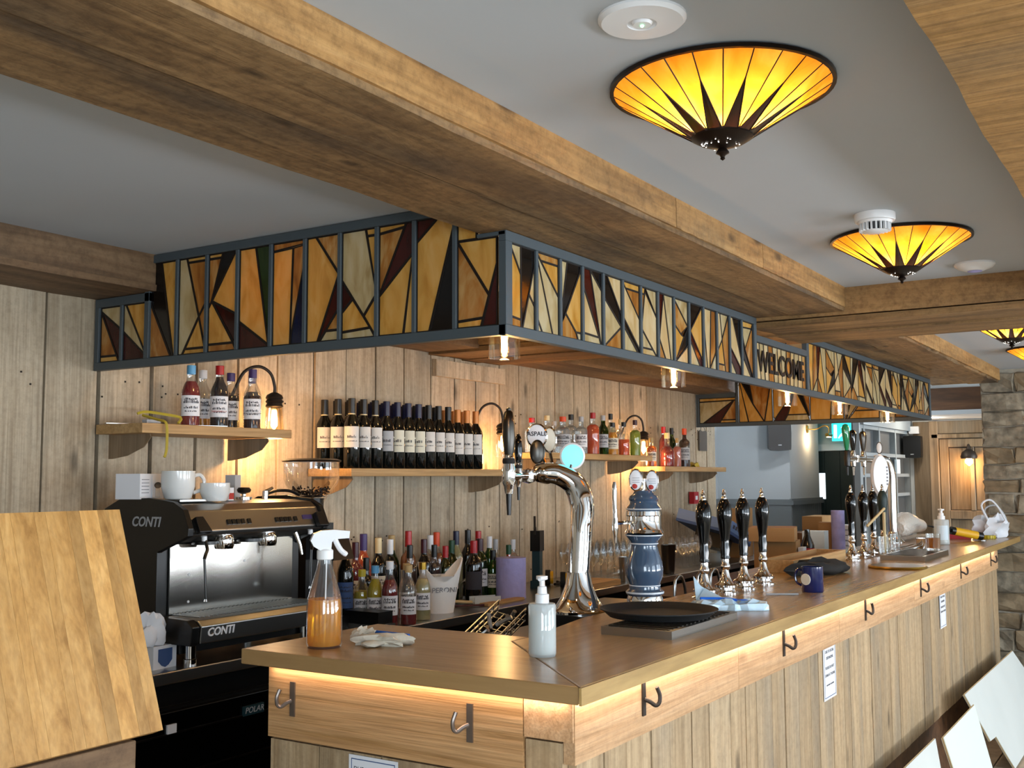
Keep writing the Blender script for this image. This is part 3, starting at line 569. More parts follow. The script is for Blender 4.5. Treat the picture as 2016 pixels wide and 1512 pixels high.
FT = [
 [('C', [(0, 1), (.45, 1), (.45, .65)]), ('A', [(0, 1), (.45, .65), (.45, .1), (0, .12)]), ('B', [(0, .12), (.45, .1), (.45, 0), (0, 0)]), ('K', [(.45, 1), (1, 1), (1, .8), (.5, 0), (.45, 0)]), ('A', [(1, .8), (1, .3), (.77, .44)]), ('C', [(.77, .44), (1, .3), (1, 0), (.5, 0)])],
 [('C', [(0, 1), (.72, 0), (.25, 0), (0, .2)]), ('A', [(0, .2), (.25, 0), (0, 0)]), ('B', [(0, 1), (1, 1), (1, .9), (.2, .9)]), ('A', [(.2, .9), (1, .9), (1, .5)]), ('C', [(0, 1), (.2, .9), (1, .5), (1, 0), (.72, 0)])],
 [('C', [(0, 1), (.35, 1), (0, .2)]), ('K', [(.35, 1), (1, 1), (.95, .9), (.05, .15), (0, .2)]), ('A', [(.95, .9), (1, 1), (1, .1), (.75, .1), (.25, .32)]), ('B', [(.25, .32), (.75, .1), (.85, 0), (0, 0), (0, .15)]), ('C', [(.75, .1), (1, .1), (1, 0), (.85, 0)])],
 [('R', [(0, 1), (.4, 1), (.95, 0), (.85, .1), (0, .8)]), ('K', [(.4, 1), (1, 1), (1, .75)]), ('C', [(.4, 1), (1, .75), (1, 0), (.95, 0)]), ('A', [(0, .8), (.85, .1), (0, .12)]), ('C', [(0, .12), (.85, .1), (.95, 0), (0, 0)])],
 [('K', [(0, 1), (.22, 1), (1, .5), (1, .32), (0, .7)]), ('A', [(.22, 1), (1, 1), (1, .5)]), ('C', [(0, .7), (1, .32), (.05, 0), (0, 0)]), ('B', [(1, .32), (1, 0), (.05, 0)])],
 [('A', [(0, 1), (1, 1), (1, .9), (.18, .9)]), ('B', [(.18, .9), (1, .9), (1, .5)]), ('A', [(0, 1), (1, .5), (1, .05), (0, .5)]), ('K', [(0, .5), (1, .05), (1, 0), (.9, 0), (0, .38)]), ('C', [(0, .38), (.9, 0), (0, 0)])],
 [('A', [(0, 1), (.3, 1), (.25, .9), (0, .9)]), ('C', [(.3, 1), (1, 1), (1, .6)]), ('A', [(.28, .95), (1, .6), (1, 0), (.05, .38)]), ('B', [(0, .9), (.25, .9), (.05, .38), (0, .4)]), ('C', [(0, .4), (.75, .1), (0, .1)]), ('A', [(0, .1), (.75, .1), (1, 0), (0, 0)])],
 [('R', [(0, 1), (.4, 1), (.1, .3), (0, .25)]), ('A', [(.4, 1), (.85, 0), (.5, 0), (.1, .3)]), ('C', [(.4, 1), (1, 1), (1, 0), (.85, 0)]), ('B', [(0, .25), (.1, .3), (.5, 0), (0, 0)])],
 [('C', [(0, 1), (1, 1), (1, .6)]), ('B', [(0, 1), (1, .6), (.5, .45), (0, .6)]), ('A', [(0, .6), (.5, .45), (.7, .42), (.1, 0), (0, 0)]), ('K', [(.7, .42), (1, .6), (1, .3), (.1, 0)]), ('A', [(1, .3), (1, 0), (.1, 0)])],
 [('K', [(0, 1), (1, 1), (.1, .55), (0, .55)]), ('A', [(1, 1), (.1, .55), (1, .12)]), ('R', [(.1, .55), (1, .12), (1, 0), (.8, 0), (0, .45)]), ('C', [(0, .45), (.8, 0), (0, 0)])],
 [('A', [(0, 1), (.65, 1), (.5, 0), (.3, 0)]), ('B', [(.65, 1), (1, 1), (1, .3), (.5, 0)]), ('A', [(0, 1), (.3, 0), (0, 0)]), ('C', [(1, .3), (1, 0), (.5, 0)])],
 [('A', [(0, 1), (.3, 1), (.45, .55), (0, .3)]), ('C', [(.3, 1), (1, 1), (.45, .55)]), ('B', [(1, 1), (1, 0), (.7, 0), (.45, .55)]), ('A', [(0, .3), (.45, .55), (.65, .12), (0, .12)]), ('B', [(0, .12), (.65, .12), (.7, 0), (0, 0)])],
 [('A', [(0, 1), (.3, 1), (1, .3), (1, .12), (0, .5)]), ('K', [(.3, 1), (1, 1), (1, .3)]), ('R', [(0, .5), (1, .12), (1, 0), (.6, 0), (0, .3)]), ('C', [(0, .3), (.6, 0), (0, 0)])],
 [('A', [(0, 1), (1, 1), (.95, .9), (0, .88)]), ('C', [(0, .88), (.95, .9), (.3, .5)]), ('B', [(1, 1), (1, 0), (.3, .5)]), ('K', [(0, .88), (.3, .5), (1, 0), (.8, 0), (0, .4)]), ('A', [(0, .4), (.8, 0), (0, 0)])]]
RW, RT = .028, .022     # rail height and depth
def bars(name, parent, boxes):
    for b6 in boxes:
        bm = NB(); box(bm, *b6); obj(name, bm, 'steel_grey', parent, world=True, bevel=.0012, seg=1)
# --- left side panel (runs back to the plank wall)
lp = thing('tmp', '', ''); lp.name = 'left_panel'; 
for k_ in ('label', 'category'): del lp[k_]
lp.parent = can; lp.location = (0, 0, 0); WM[lp.name] = wmat(can); lp['label'] = 'left side panel of the canopy'
ym = [2.0525, 1.9159, 1.7705, 1.6269, 1.4847, 1.3363, 1.1924, 1.0509, 0.9081, 0.7701, 0.6280]
YB = WY-.008; YSTEP = ym[1]; ZL, ZT = 2.166, 2.293
T0, T1 = CX-.003, CX+RT
bars('rail', lp, [(T0, T1, CY, YB, CZ0, CZ0+RW), (T0, T1, YSTEP-.012, YB, ZL-.03, ZL), (T0, T1, .57, YSTEP, ZT-RW, ZT-.001), (T0, T1, CY, .55, CZ1-.012, CZ1-.001)])
bars('post', lp, [(T0, T1, YB-.022, YB, CZ0+RW, ZL-.03), (T0, T1, YSTEP-.012, YSTEP+.012, CZ0+RW, ZT-RW)])
bars('mullion', lp, [(T0+.002, T1, y-.007, y+.007, CZ0+RW, (ZL-.03 if y > YSTEP else (ZT-RW if y > .56 else CZ1-.012))) for y in [ym[0]]+ym[2:]])
mxL = Matrix(((0, 0, -1, CX+.012), (-1, 0, 0, 0), (0, 1, 0, 0), (0, 0, 0, 1)))   # panel x -> -y, z up, outwards -x
bd = [YB-.022]+ym+[CY+.026]
zg = CZ0+RW; cells = [(-bd[0], -bd[1]-.005, zg, ZL-.03, LOW0), (-bd[1]+.005, -bd[2]-.01, zg, ZL-.03, LOW1)]
for i in range(2, 12):
    top = ZT-RW if bd[i+1] > .5 else CZ1-.012
    cells.append((-bd[i]+.006, -bd[i+1]-.006, zg, top if i < 11 else CZ1-.012, LT[i-2]))
cells.append((-bd[11]+.006, -.556, CZ1-.012, ZT-RW, [('A', [(0, 0), (1, 0), (1, 1), (0, 1)])]))
glaze(lp, cells, mxL, w_=.004)
# --- front panels
fpn = thing('tmp', '', ''); fpn.name = 'front_panel'
for k_ in ('label', 'category'): del fpn[k_]
fpn.parent = can; fpn.location = (0, 0, 0); WM[fpn.name] = wmat(can); fpn['label'] = 'long front panel of the canopy with WELCOME lettering'
F0, F1 = CY-.003, CY+RT; XA, XB_, XC = CX-.003, 2.388, 3.084; ZW = 2.126
bars('rail', fpn, [(XA, CXE, F0, F1, CZ0, CZ0+RW), (XA, XB_, F0, F1, CZ1-RW, CZ1), (XB_, XC, F0, F1, ZW-RW, ZW), (XC, CXE, F0, F1, CZ1-RW, CZ1)])
bars('post', fpn, [(XA, XA+.032, F0, F1, CZ0+RW, CZ1-RW), (XB_-.028, XB_, F0, F1, CZ0+RW, CZ1-RW), (XC-.004, XC+.028, F0, F1, CZ0+RW, CZ1-RW), (CXE-.028, CXE, F0, F1, CZ0+RW, CZ1-RW)])
mxF = Matrix(((1, 0, 0, 0), (0, 0, -1, CY+.012), (0, 1, 0, 0), (0, 0, 0, 1)))
xa, xb = XA+.032, XB_-.028; nF = 14; cw = (xb-xa)/nF
bars('mullion', fpn, [(xa+cw*i-.006, xa+cw*i+.006, F0+.002, F1, CZ0+RW, CZ1-RW) for i in range(1, nF)])
cells = [(xa+cw*i+(.005 if i else 0), xa+cw*(i+1)-(.005 if i < nF-1 else 0), CZ0+RW, CZ1-RW, FT[i]) for i in range(nF)]
xa2, xb2 = XC+.028, CXE-.028; n3 = 18; cw2 = (xb2-xa2)/n3; order = [10, 7, 8, 11, 4, 2, 3, 5, 1, 9, 12, 6, 0, 13, 8, 2, 11, 4]
cells += [(xa2+cw2*i, xa2+cw2*(i+1), CZ0+RW, CZ1-RW, FT[order[i]]) for i in range(n3)]
# WELCOME light: narrow upright panes
x = XB_+.001; seq = ['A', 'C', 'A', 'B', 'C', 'A', 'C', 'B', 'A', 'C', 'A', 'B']; nW = len(seq); sl0 = 0.0
us = [0]+[(i+random.uniform(-.22, .22))/nW for i in range(1, nW)]+[1]; ls_ = [0]+[(i+random.uniform(-.22, .22))/nW for i in range(1, nW)]+[1]
wp = [(seq[i], [(us[i], 1), (us[i+1], 1), (ls_[i+1], 0), (ls_[i], 0)]) for i in range(nW)]
cells.append((XB_, XC-.004, CZ0+RW, ZW-RW, wp))
glaze(fpn, cells, mxF, w_=.0032, pale=True)
text('WELCOME', .128, 'lead', fpn, wmat(can).inverted() @ frame_m(((XB_+XC)/2-.01, CY+.003, (CZ0+ZW)/2-.003), (1, 0, 0), (0, 0, 1)), depth=.002, bold=.002, sx=1.02)
# --- far end panel, seen from behind
ep = thing('tmp', '', ''); ep.name = 'end_panel'
for k_ in ('label', 'category'): del ep[k_]
ep.parent = can; ep.location = (0, 0, 0); WM[ep.name] = wmat(can); ep['label'] = 'far end panel of the canopy'
E0, E1 = CXE-RT, CXE+.001
bars('rail', ep, [(E0, E1, CY+RT, YB, CZ0, CZ0+RW), (E0, E1, 1.86, YB, ZL-.03, ZL), (E0, E1, .57, 1.87, ZT-RW, ZT-.001)])
bars('post', ep, [(E0, E1, YB-.024, YB, CZ0+RW, ZL-.03), (E0, E1, 1.846, 1.87, CZ0+RW, ZT-RW)])
mxE = Matrix(((0, 0, -1, CXE-.006), (-1, 0, 0, 0), (0, 1, 0, 0), (0, 0, 0, 1)))
EP0 = [('A', [(0, 1), (1, 1), (1, .88), (0, .85)]), ('C', [(0, .85), (.95, .88), (.1, 0), (0, 0)]), ('R', [(.95, .88), (.55, 0), (.1, 0)]), ('B', [(.95, .88), (1, .88), (1, .12), (.6, .12)]), ('A', [(.6, .12), (1, .12), (1, 0), (.55, 0)])]
EPA = [('A', [(0, 1), (.05, 1), (.42, .42), (.75, 0), (.28, 0)]), ('K', [(.05, 1), (.3, 1), (.42, .42)]), ('B', [(.3, 1), (.98, 1), (.75, 0), (.42, .42)]), ('A', [(0, 1), (.28, 0), (0, 0)]), ('A', [(.98, 1), (1, 1), (1, 0), (.75, 0)])]
EPB = [('A', [(0, 1), (.42, 1), (.62, .72), (.05, .05), (0, .1)]), ('K', [(.42, 1), (.68, 1), (1, .1), (.95, .1), (.62, .72)]), ('R', [(.62, .72), (.4, .14), (.3, 0), (0, 0), (.05, .05)]), ('A', [(.62, .72), (.95, .14), (.4, .14)]), ('C', [(.4, .14), (.95, .14), (1, 0), (.3, 0)]), ('B', [(.68, 1), (1, 1), (1, .1)])]
EPC = [('A', [(0, 1), (.7, 1), (.6, 0), (0, 0)]), ('K', [(.3, .85), (.3, .85), (.3, .85)]), ('A', [(.7, 1), (1, 1), (1, 0), (.6, 0)])]
EPD = [('B', [(0, 1), (.18, 1), (.05, 0), (0, 0)]), ('K', [(.18, 1), (.38, 1), (.05, 0)]), ('C', [(.38, 1), (1, 1), (.1, 0), (.05, 0)]), ('A', [(1, 1), (1, .18), (.3, .18)]), ('A', [(.3, .18), (1, .18), (1, 0), (.1, 0)])]
EPE = [('R', [(0, 1), (.3, 1), (.0, .3)]), ('A', [(.3, 1), (1, 1), (.6, .2), (.05, .2)]), ('C', [(.05, .2), (.6, .2), (.5, 0), (0, 0)]), ('B', [(1, 1), (1, 0), (.5, 0)])]
cells = [(-(YB-.024), -1.87, zg, ZL-.03, EP0)]; yy = [1.846, 1.58, 1.30, 1.05, .80, .60, CY+RT+.01]
for i, e_ in enumerate((EPA, EPB, EPC, EPD, EPE, EPA)): cells.append((-yy[i]+.002, -yy[i+1]-.002, zg, (ZT-RW) if yy[i+1] > .56 else CZ1-.01, e_))
glaze(ep, cells, mxE, w_=.005)
# ================================================================ PENDANT LAMPS UNDER THE CANOPY
pend = [('bare-bulb pendant in clear glass cylinder at the canopy corner', 0.5106), ('bare-bulb pendant in glass cylinder, second from the corner', 1.6513), ('bare-bulb pendant in glass cylinder, third, under WELCOME', 2.9470), ('bare-bulb pendant in glass cylinder, fourth from the corner', 3.8180), ('bare-bulb pendant in glass cylinder nearest the stone wall', 4.8689)]
pm = {}
b = NB(); lathe(b, [(.044, -.052), (.044, .03), (.03, .036), (.012, .04)], 24); pm['glass'] = mesh('glass_shade', b, 'bulb_glass', True)
b = NB(); lathe(b, [(.0, -.05), (.006, -.047), (.013, -.035), (.0145, .0), (.013, .02), (.008, .03)], 12); pm['bulb'] = mesh('bulb', b, 'bulb_glass', True)
b = NB(); lathe(b, [(.0, -.04), (.0085, -.036), (.0085, .014), (.0, .02)], 10); pm['fil'] = mesh('filament', b, 'filament_hot', True)
b = NB(); lathe(b, [(.0, .03), (.016, .032), (.016, .06), (.004, .066), (.003, .30), (.0, .30)], 12); pm['stem'] = mesh('lamp_holder', b, 'iron', True)
for lab, x in pend:
    zt = 2.155 if 2.42 < x < 3.06 else 2.195
    t = thing('pendant_lamp', lab, 'pendant lamp', (x, .512, CZ0-.002), 0, 'pendant lamps along the canopy')
    put('glass_shade', pm['glass'], t); put('bulb', pm['bulb'], t); put('filament', pm['fil'], t)
    b = NB(); lathe(b, [(.0, .03), (.016, .032), (.016, .06), (.004, .066), (.003, zt-CZ0), (.0, zt-CZ0)], 10); obj('lamp_holder', b, 'iron', t, smooth=True)
    light('pendant_light', 'POINT', (x, .512, CZ0-.062), 2.0, WARM, .02)
# unseen fill lamps added inside the canopy to brighten the back bar
for i, x in enumerate((.62, 1.7, 3.6, 5.0)):
    lab = ['added inner canopy fill lamp nearest the coffee machine', 'added inner canopy fill lamp above the wine shelf', 'added inner canopy fill lamp above the gin bottles', 'added inner canopy fill lamp near the far end panel'][i]
    zt = CEIL-.001
    t = thing('canopy_fill_lamp', lab, 'fill lamp', (x, 1.35, zt), 0, 'added fill lamps inside the canopy')
    b = NB(); lathe(b, [(.0, 0), (.04, 0), (.04, -.02), (.02, -.03), (.02, -.05), (0, -.05)], 14); obj('holder', b, 'iron', t, smooth=True)
    b = NB(); lathe(b, [(.015, -.05), (.03, -.08), (.03, -.1), (.0, -.125)], 14); obj('bulb', b, 'filament', t, smooth=True)
    light('canopy_fill_light', 'POINT', (x, 1.35, zt-.16), 1.3, WARM, .03)
# ================================================================ TIFFANY CEILING LIGHTS
def tiffany(label, x, y, zr=2.288, R_=.214, power=16.0):
    t = thing('ceiling_light', label, 'ceiling light', (x, y, zr), 0, 'stained glass cone ceiling lights')
    b = NB(); lathe(b, [(R_+.004, .004), (R_+.004, -.004), (R_-.004, -.004), (R_-.004, .004), (R_+.004, .004)], 48); obj('rim', b, 'bronze', t, smooth=True)
    rb, zb_ = .056, -.10
    def P_(a, f): r = R_+(rb-R_)*f; return Vector((r*math.cos(a), r*math.sin(a), zb_*f))
    n = 12; st = 2*PI/n
    for k in range(n):
        a = k*st+.13; w_ = st*.25
        for s in (-1, 1):                       # two amber panes between star points
            am = a+st/2; e_ = a if s < 0 else a+st
            q = [P_(e_, 0.0)*.999, P_(am, 0.0)]
            mid = [P_(e_+(am-e_)*t_, 0.0) for t_ in (0, .33, .66, 1)]
            b = NB(); top = [b.verts.new(v) for v in mid]
            v1 = b.verts.new(P_(am, 1.0)); v2 = b.verts.new(P_(am-(am-e_)*.02, 1.0)); v3 = b.verts.new(P_(e_, .36))
            loop = top+[v1, v3]
            b.faces.new(loop); b.verts.remove(v2)
            bmesh.ops.triangulate(b, faces=b.faces)
            obj('amber_pane', b, 'lamp_amber', t)
        b = NB(); am0, am1 = a-st/2, a+st/2
        vs = [b.verts.new(v) for v in (P_(a, .34)*.9985, P_(am0, 1.0)*.9985, P_(a, 1.0)*.9985, P_(am1, 1.0)*.9985)]
        b.faces.new((vs[0], vs[1], vs[2])); b.faces.new((vs[0], vs[2], vs[3])); obj('star_pane', b, 'lamp_star', t)
    b = NB()
    for k in range(n):
        a = k*st+.13
        tube(b, [P_(a+st/2, 0), P_(a+st/2, 1)], .0014, 5); tube(b, [P_(a, 0), P_(a, .36), P_(a+st/2, 1)], .0014, 5); tube(b, [P_(a, .36), P_(a-st/2, 1)], .0014, 5)
    obj('lead_came', b, 'lead', t)
    b = NB(); lathe(b, [(rb+.004, zb_+.004), (rb+.004, zb_), (.045, zb_-.009), (.02, zb_-.018), (.008, zb_-.021), (.012, zb_-.026), (.013, zb_-.030), (.006, zb_-.034), (.004, zb_-.038), (.005, zb_-.041), (.0, zb_-.045)], 20); obj('finial_cap', b, 'bronze', t, smooth=True)
    b = NB()
    for k in range(22):
        a = random.uniform(0, 2*PI); f = random.uniform(.3, .8); r = .05-.03*f; lathe(b, [(0, -.0008), (.0014, 0), (0, .0008)], 5, Matrix.Translation((r*math.cos(a), r*math.sin(a), zb_-.008-.012*f)))
    obj('pierced_hole', b, 'spot_white', t)
    b = NB(); lathe(b, [(0, 0), (.004, 0), (.004, CEIL-zr-.003+.09), (0, CEIL-zr-.003+.09)], 8, Matrix.Translation((0, 0, -.09))); lathe(b, [(0, CEIL-zr), (R_*.985, CEIL-zr), (R_*.985, .003), (0, .003)], 40); obj('stem', b, 'bronze', t)
    for s in (-1, 1):
        b = NB(); lathe(b, [(.01, .0), (.017, -.02), (.015, -.034), (0, -.042)], 10, Matrix.Translation((s*.024, 0, -.012))); obj('bulb', b, 'soft_bulb', t, smooth=True)
        light('ceiling_light_bulb', 'POINT', (x+s*.024, y-.01*s, zr-.074), power/2, (1, .72, .36), .02)
    return t
tiffany('stained glass cone ceiling light nearest the camera', -0.0210, -0.3390)
p = (1.5763, -0.3191, 2.2800); tiffany('stained glass cone ceiling light behind the smoke detector', p[0], p[1])
p = (3.7279, -0.3547, 2.2800); tiffany('stained glass cone ceiling light half hidden by the cross beam', p[0], p[1])
p = (5.2076, -0.3468, 2.2800); tiffany('stained glass cone ceiling light cut by the right picture edge', p[0], p[1])
# ceiling fittings
p = (-0.3888, -0.3443, 2.2900)
t = thing('emergency_light', 'flat round white emergency light with green led on ceiling', 'emergency light', (p[0], p[1], CEIL))
b = NB(); lathe(b, [(0, -.014), (.015, -.014), (.018, -.008), (.0235, -.008), (.025, -.012), (.068, -.010), (.074, -.004), (.074, 0)], 36); obj('disc', b, 'white_plastic', t, smooth=True)
b = NB(); lathe(b, [(0, -.018), (.003, -.016), (.003, -.013)], 8); obj('status_led', b, 'led_green', t)
p = (1.2173, -0.3268, 2.2900)
t = thing('smoke_detector', 'round white smoke detector beside the second ceiling light', 'smoke detector', (p[0], p[1], CEIL))
b = NB(); lathe(b, [(0, -.022), (.056, -.022), (.058, -.018), (.058, 0)], 28); obj('base', b, 'white_plastic', t, smooth=True)
b = NB(); lathe(b, [(.05, -.0225), (.046, -.03)], 28); lathe(b, [(.036, -.05), (.03, -.054), (0, -.056)], 28); obj('cap', b, 'white_plastic', t, smooth=True)
b = NB()
for k in range(20): a = k*2*PI/20; box(b, .036, .045, -.0022, .0022, -.0515, -.029, Matrix.Rotation(a, 4, 'Z'))
obj('grille', b, 'white_plastic', t)
b = NB(); lathe(b, [(.034, -.03), (.03, -.05)], 20); obj('chamber', b, 'black_plastic', t, smooth=True)
p = (2.1756, -0.4437, 2.2800)
t = thing('ceiling_sensor', 'domed white disc on the ceiling against the cross beam', 'sensor', (p[0], p[1], CEIL))
b = NB(); lathe(b, [(0, -.03), (.03, -.027), (.06, -.016), (.07, -.006), (.07, 0)], 30); obj('dome', b, 'white_plastic', t, smooth=True)
b = NB(); lathe(b, [(0, -.032), (.02, -.0305), (.026, -.0285)], 20); obj('lens', b, 'lilac', t, smooth=True)
# ================================================================ WALL SHELVES
SHD = 1.94
def shelf(label, x0, x1, ztop, brk):
    t = thing('wall_shelf', label, 'shelf', (x0, WY-.012, ztop-.034), 0, 'oak wall shelves')
    bm = NB(); box(bm, x0, x1, SHD, WY-.012, ztop-.034, ztop); obj('board', bm, 'shelf_oak', t, world=True, bevel=.002)
    for xx in brk:
        bm = NB(); pr = [(0, 0), (.22, 0), (.225, .012), (.19, .045), (.10, .075), (.02, .085), (0, .085)]
        mx = Matrix(((0, 0, 1, xx), (-1, 0, 0, WY-.012), (0, -1, 0, ztop-.035), (0, 0, 0, 1))); prism(bm, pr, .004, mx); obj('bracket', bm, 'grey_timber', t, world=True)
    return t
Z1, Z2, Z3, Z4 = 1.722, 1.572, 1.668, 1.60
shelf('short oak shelf of syrup bottles above the coffee machine', .445, 1.165, Z1, (.5, 1.06))
shelf('oak shelf holding the rows of wine bottles', 1.525, 3.02, Z2, (1.56, 2.75))
shelf('oak shelf of gin bottles behind the chrome font', 3.14, 4.52, Z3, (3.3, 4.35))
shelf('oak shelf end with rum bottles at the far right', 4.72, 5.83, Z4, (4.9, 5.7))
# wall lamps
def wall_lamp(label, x, zb_, rose_dx=-.14):
    t = thing('wall_lamp', label, 'wall lamp', (x, WY-.006, zb_), 0, 'swan-neck wall lamps')
    b = NB(); lathe(b, [(0, 0), (.062, 0), (.062, .016), (.05, .022), (0, .022)], 22, Matrix.Translation((rose_dx, 0, .06)) @ Matrix.Rotation(PI/2, 4, 'X')); obj('rose', b, 'grey_timber', t, smooth=True)
    b = NB(); tube(b, smoothpath([(rose_dx, -.02, .06), (rose_dx+.005, -.05, .12), (rose_dx+.03, -.08, .20), (rose_dx+.08, -.11, .225), (-.02, -.135, .20), (0, -.14, .15), (0, -.14, .12)], 5), .0065, 8); obj('swan_neck', b, 'iron', t, smooth=True)
    b = NB(); lathe(b, [(.0, .125), (.012, .122), (.03, .112), (.036, .10), (.03, .094), (.036, .084), (.03, .078), (.036, .066), (.03, .06)], 20, Matrix.Translation((0, -.14, 0))); obj('holder', b, 'iron', t, smooth=True)
    b = NB(); lathe(b, [(.03, .062), (.034, .03), (.04, -.03), (.04, -.06)], 20, Matrix.Translation((0, -.14, 0))); obj('glass_shade', b, 'bulb_glass', t, smooth=True)
    b = NB(); lathe(b, [(.010, .05), (.014, .01), (.014, -.012), (.0, -.032)], 12, Matrix.Translation((0, -.14, 0))); obj('bulb', b, 'filament', t, smooth=True)
    light('wall_lamp_light', 'POINT', (x, WY-.146, zb_-.085), 5.5, WARM, .03)
wall_lamp('swan-neck wall lamp glowing at the end of the syrup shelf', 1.1807, 1.755)
wall_lamp('swan-neck wall lamp glowing at the right of the wine bottles', 2.8814, 1.70)
wall_lamp('swan-neck wall lamp glowing among the spirit bottles', 4.6246, 1.715)
# ================================================================ COFFEE MACHINE
MX0, MX1 = .405, 1.065
cm = thing('coffee_machine', 'two-group stainless steel espresso machine with black side panel', 'coffee machine', ((MX0+MX1)/2, 1.84, ZB))
def cmp_(nm, bm, mat, smooth=False, bevel=0.0, label=None): return obj(nm, bm, mat, cm, smooth=smooth, bevel=bevel, world=True, label=label)
def side_prism(bm, pts, x0, x1):     # pts in (y, z)
    prism(bm, pts, x1-x0, Matrix(((0, 0, 1, x0), (1, 0, 0, 0), (0, 1, 0, 0), (0, 0, 0, 1))))
def arc(pts, k=4): return [(p.x, p.y) for p in smoothpath([(a, b, 0) for a, b in pts], k)]
head = [(1.70, 1.335), (1.665, 1.345), (1.66, 1.36), (1.69, 1.425), (1.72, 1.445), (1.80, 1.453), (2.0, 1.453), (2.06, 1.44), (2.06, 1.33), (1.78, 1.318)]
bm = NB(); side_prism(bm, head, MX0+.022, MX1-.022); cmp_('head', bm, 'steel', bevel=.003)
side = [(1.70, 1.328), (1.655, 1.345), (1.652, 1.37), (1.68, 1.43), (1.73, 1.455), (1.85, 1.468), (2.0, 1.462), (2.075, 1.43), (2.075, 1.0), (1.84, 1.0), (1.80, 1.08), (1.80, 1.29)]
for nm, x0, x1 in (('side_panel', MX0, MX0+.022), ('side_panel', MX1-.022, MX1)):
    bm = NB(); side_prism(bm, side, x0, x1); cmp_(nm, bm, 'black_plastic', bevel=.002)
bm = NB(); box(bm, MX0+.045, MX1-.045, 1.790, 1.796, 1.085, 1.315); cmp_('splash_panel', bm, 'mirror_steel')
bm = NB()
for x, z in ((.53, 1.12), (.53, 1.21), (.78, 1.24)): lathe(bm, [(0, .003), (.004, .002), (.005, 0)], 8, Matrix.Translation((x, 1.79, z)) @ Matrix.Rotation(PI/2, 4, 'X'))
cmp_('rivet', bm, 'white_plastic')
bm = NB(); box(bm, MX0+.02, MX1-.02, 1.80, 2.06, 1.0, 1.33); cmp_('boiler_case', bm, 'black_plastic')
bm = NB(); side_prism(bm, [(1.62, 1.005), (1.615, 1.06), (1.635, 1.078), (1.79, 1.082), (1.79, 1.005)], MX0+.03, MX1-.0); cmp_('drip_tray', bm, 'steel', bevel=.003)
bm = NB(); side_prism(bm, [(1.63, 1.0), (1.622, 1.06), (1.65, 1.08), (1.80, 1.084), (1.83, 1.0)], MX0-.002, MX0+.03); cmp_('tray_corner', bm, 'black_plastic', bevel=.003)
bm = NB()
for i in range(30):
    x = MX0+.05+i*.019; box(bm, x, x+.006, 1.65, 1.78, 1.0835, 1.0865)
cmp_('tray_grille', bm, 'steel')
for x in (MX0+.06, MX1-.07):
    bm = NB(); lathe(bm, [(.022, .0), (.022, .018), (.018, .02), (.018, .08)], 14, Matrix.Translation((x, 1.70, ZB))); cmp_('foot', bm, 'chrome', True)
    bm = NB(); lathe(bm, [(.022, .0), (.022, .018), (.018, .02), (.018, .08)], 14, Matrix.Translation((x, 2.0, ZB))); cmp_('foot', bm, 'chrome', True)
bm = NB(); box(bm, MX0+.03, MX1-.03, 1.72, 2.05, .965, 1.004); cmp_('base', bm, 'black_plastic')
# control panel furniture (on the sloping front of the head)
def onhead(x, z): return (x, 1.66+(z-1.36)*(.03/.065)-.001, z)
sl = Vector((0, .03, .065)).normalized()
def plate(nm, x0, x1, z0, z1, mat, d=.002):
    o_ = onhead((x0+x1)/2, (z0+z1)/2); mx = frame_m(o_, (1, 0, 0), sl); w_, h_ = (x1-x0)/2, (z1-z0)/2*1.1
    bm = NB(); box(bm, -w_, w_, -h_, h_, -.001, d, mx); return cmp_(nm, bm, mat)
for x0 in (.585, .81):
    for k in range(5): plate('button', x0+k*.021+(.008 if k == 4 else 0), x0+.015+k*.021+(.008 if k == 4 else 0), 1.377, 1.393, 'black_plastic', .003)
plate('display', .948, .995, 1.383, 1.397, 'purple_display'); plate('button', 1.012, 1.024, 1.378, 1.398, 'black_plastic', .003)
for x in (.44, 1.005):
    bm = NB(); mx = frame_m(onhead(x+.02, 1.378), (1, 0, 0), sl); prism(bm, [(-.02, -.03), (.034, -.03), (.012, .024), (-.02, .024)], .02, mx); cmp_('steam_paddle', bm, 'black_plastic', bevel=.002)
# groups, portafilter rings, wands
for x in (.60, .80):
    bm = NB(); lathe(bm, [(.0, -.03), (.03, -.03), (.034, -.02), (.034, .004), (.028, .02), (.0, .02)], 20, Matrix.Translation((x, 1.70, 1.325))); cmp_('group_head', bm, 'chrome', True)
    bm = NB(); lathe(bm, [(.034, -.012), (.045, -.01), (.045, .0), (.034, .002)], 20, Matrix.Translation((x-.05, 1.735, 1.322))); cmp_('group_collar', bm, 'black_plastic', True)
def wand(x, lean):
    bm = NB(); tube(bm, smoothpath([(x, 1.69, 1.335), (x, 1.675, 1.30), (x-.015, 1.665, 1.285), (x-.025, 1.66, 1.27)], 4), .006, 8); tube(bm, [(x-.025, 1.66, 1.27), (x-.03+lean, 1.655, 1.14)], .004, 8); w_ = cmp_('steam_wand', bm, 'black_plastic', True)
    bm = NB(); lathe(bm, [(0, -.012), (.006, -.008), (.004, 0)], 8, Matrix.Translation((x-.03+lean, 1.655, 1.14))); cmp_('wand_tip', bm, 'chrome', True)
    bm = NB(); lathe(bm, [(.009, -.01), (.009, .015)], 10, Matrix.Translation((x, 1.69, 1.335))); cmp_('wand_joint', bm, 'white_plastic', True)
wand(.505, .01); wand(1.01, -.005)
bm = NB(); tube(bm, [(.93, 1.69, 1.335), (.945, 1.68, 1.29), (.95, 1.675, 1.255)], [.008, .007, .005], 8); cmp_('hot_water_spout', bm, 'chrome', True)
icm = wmat(cm).inverted()
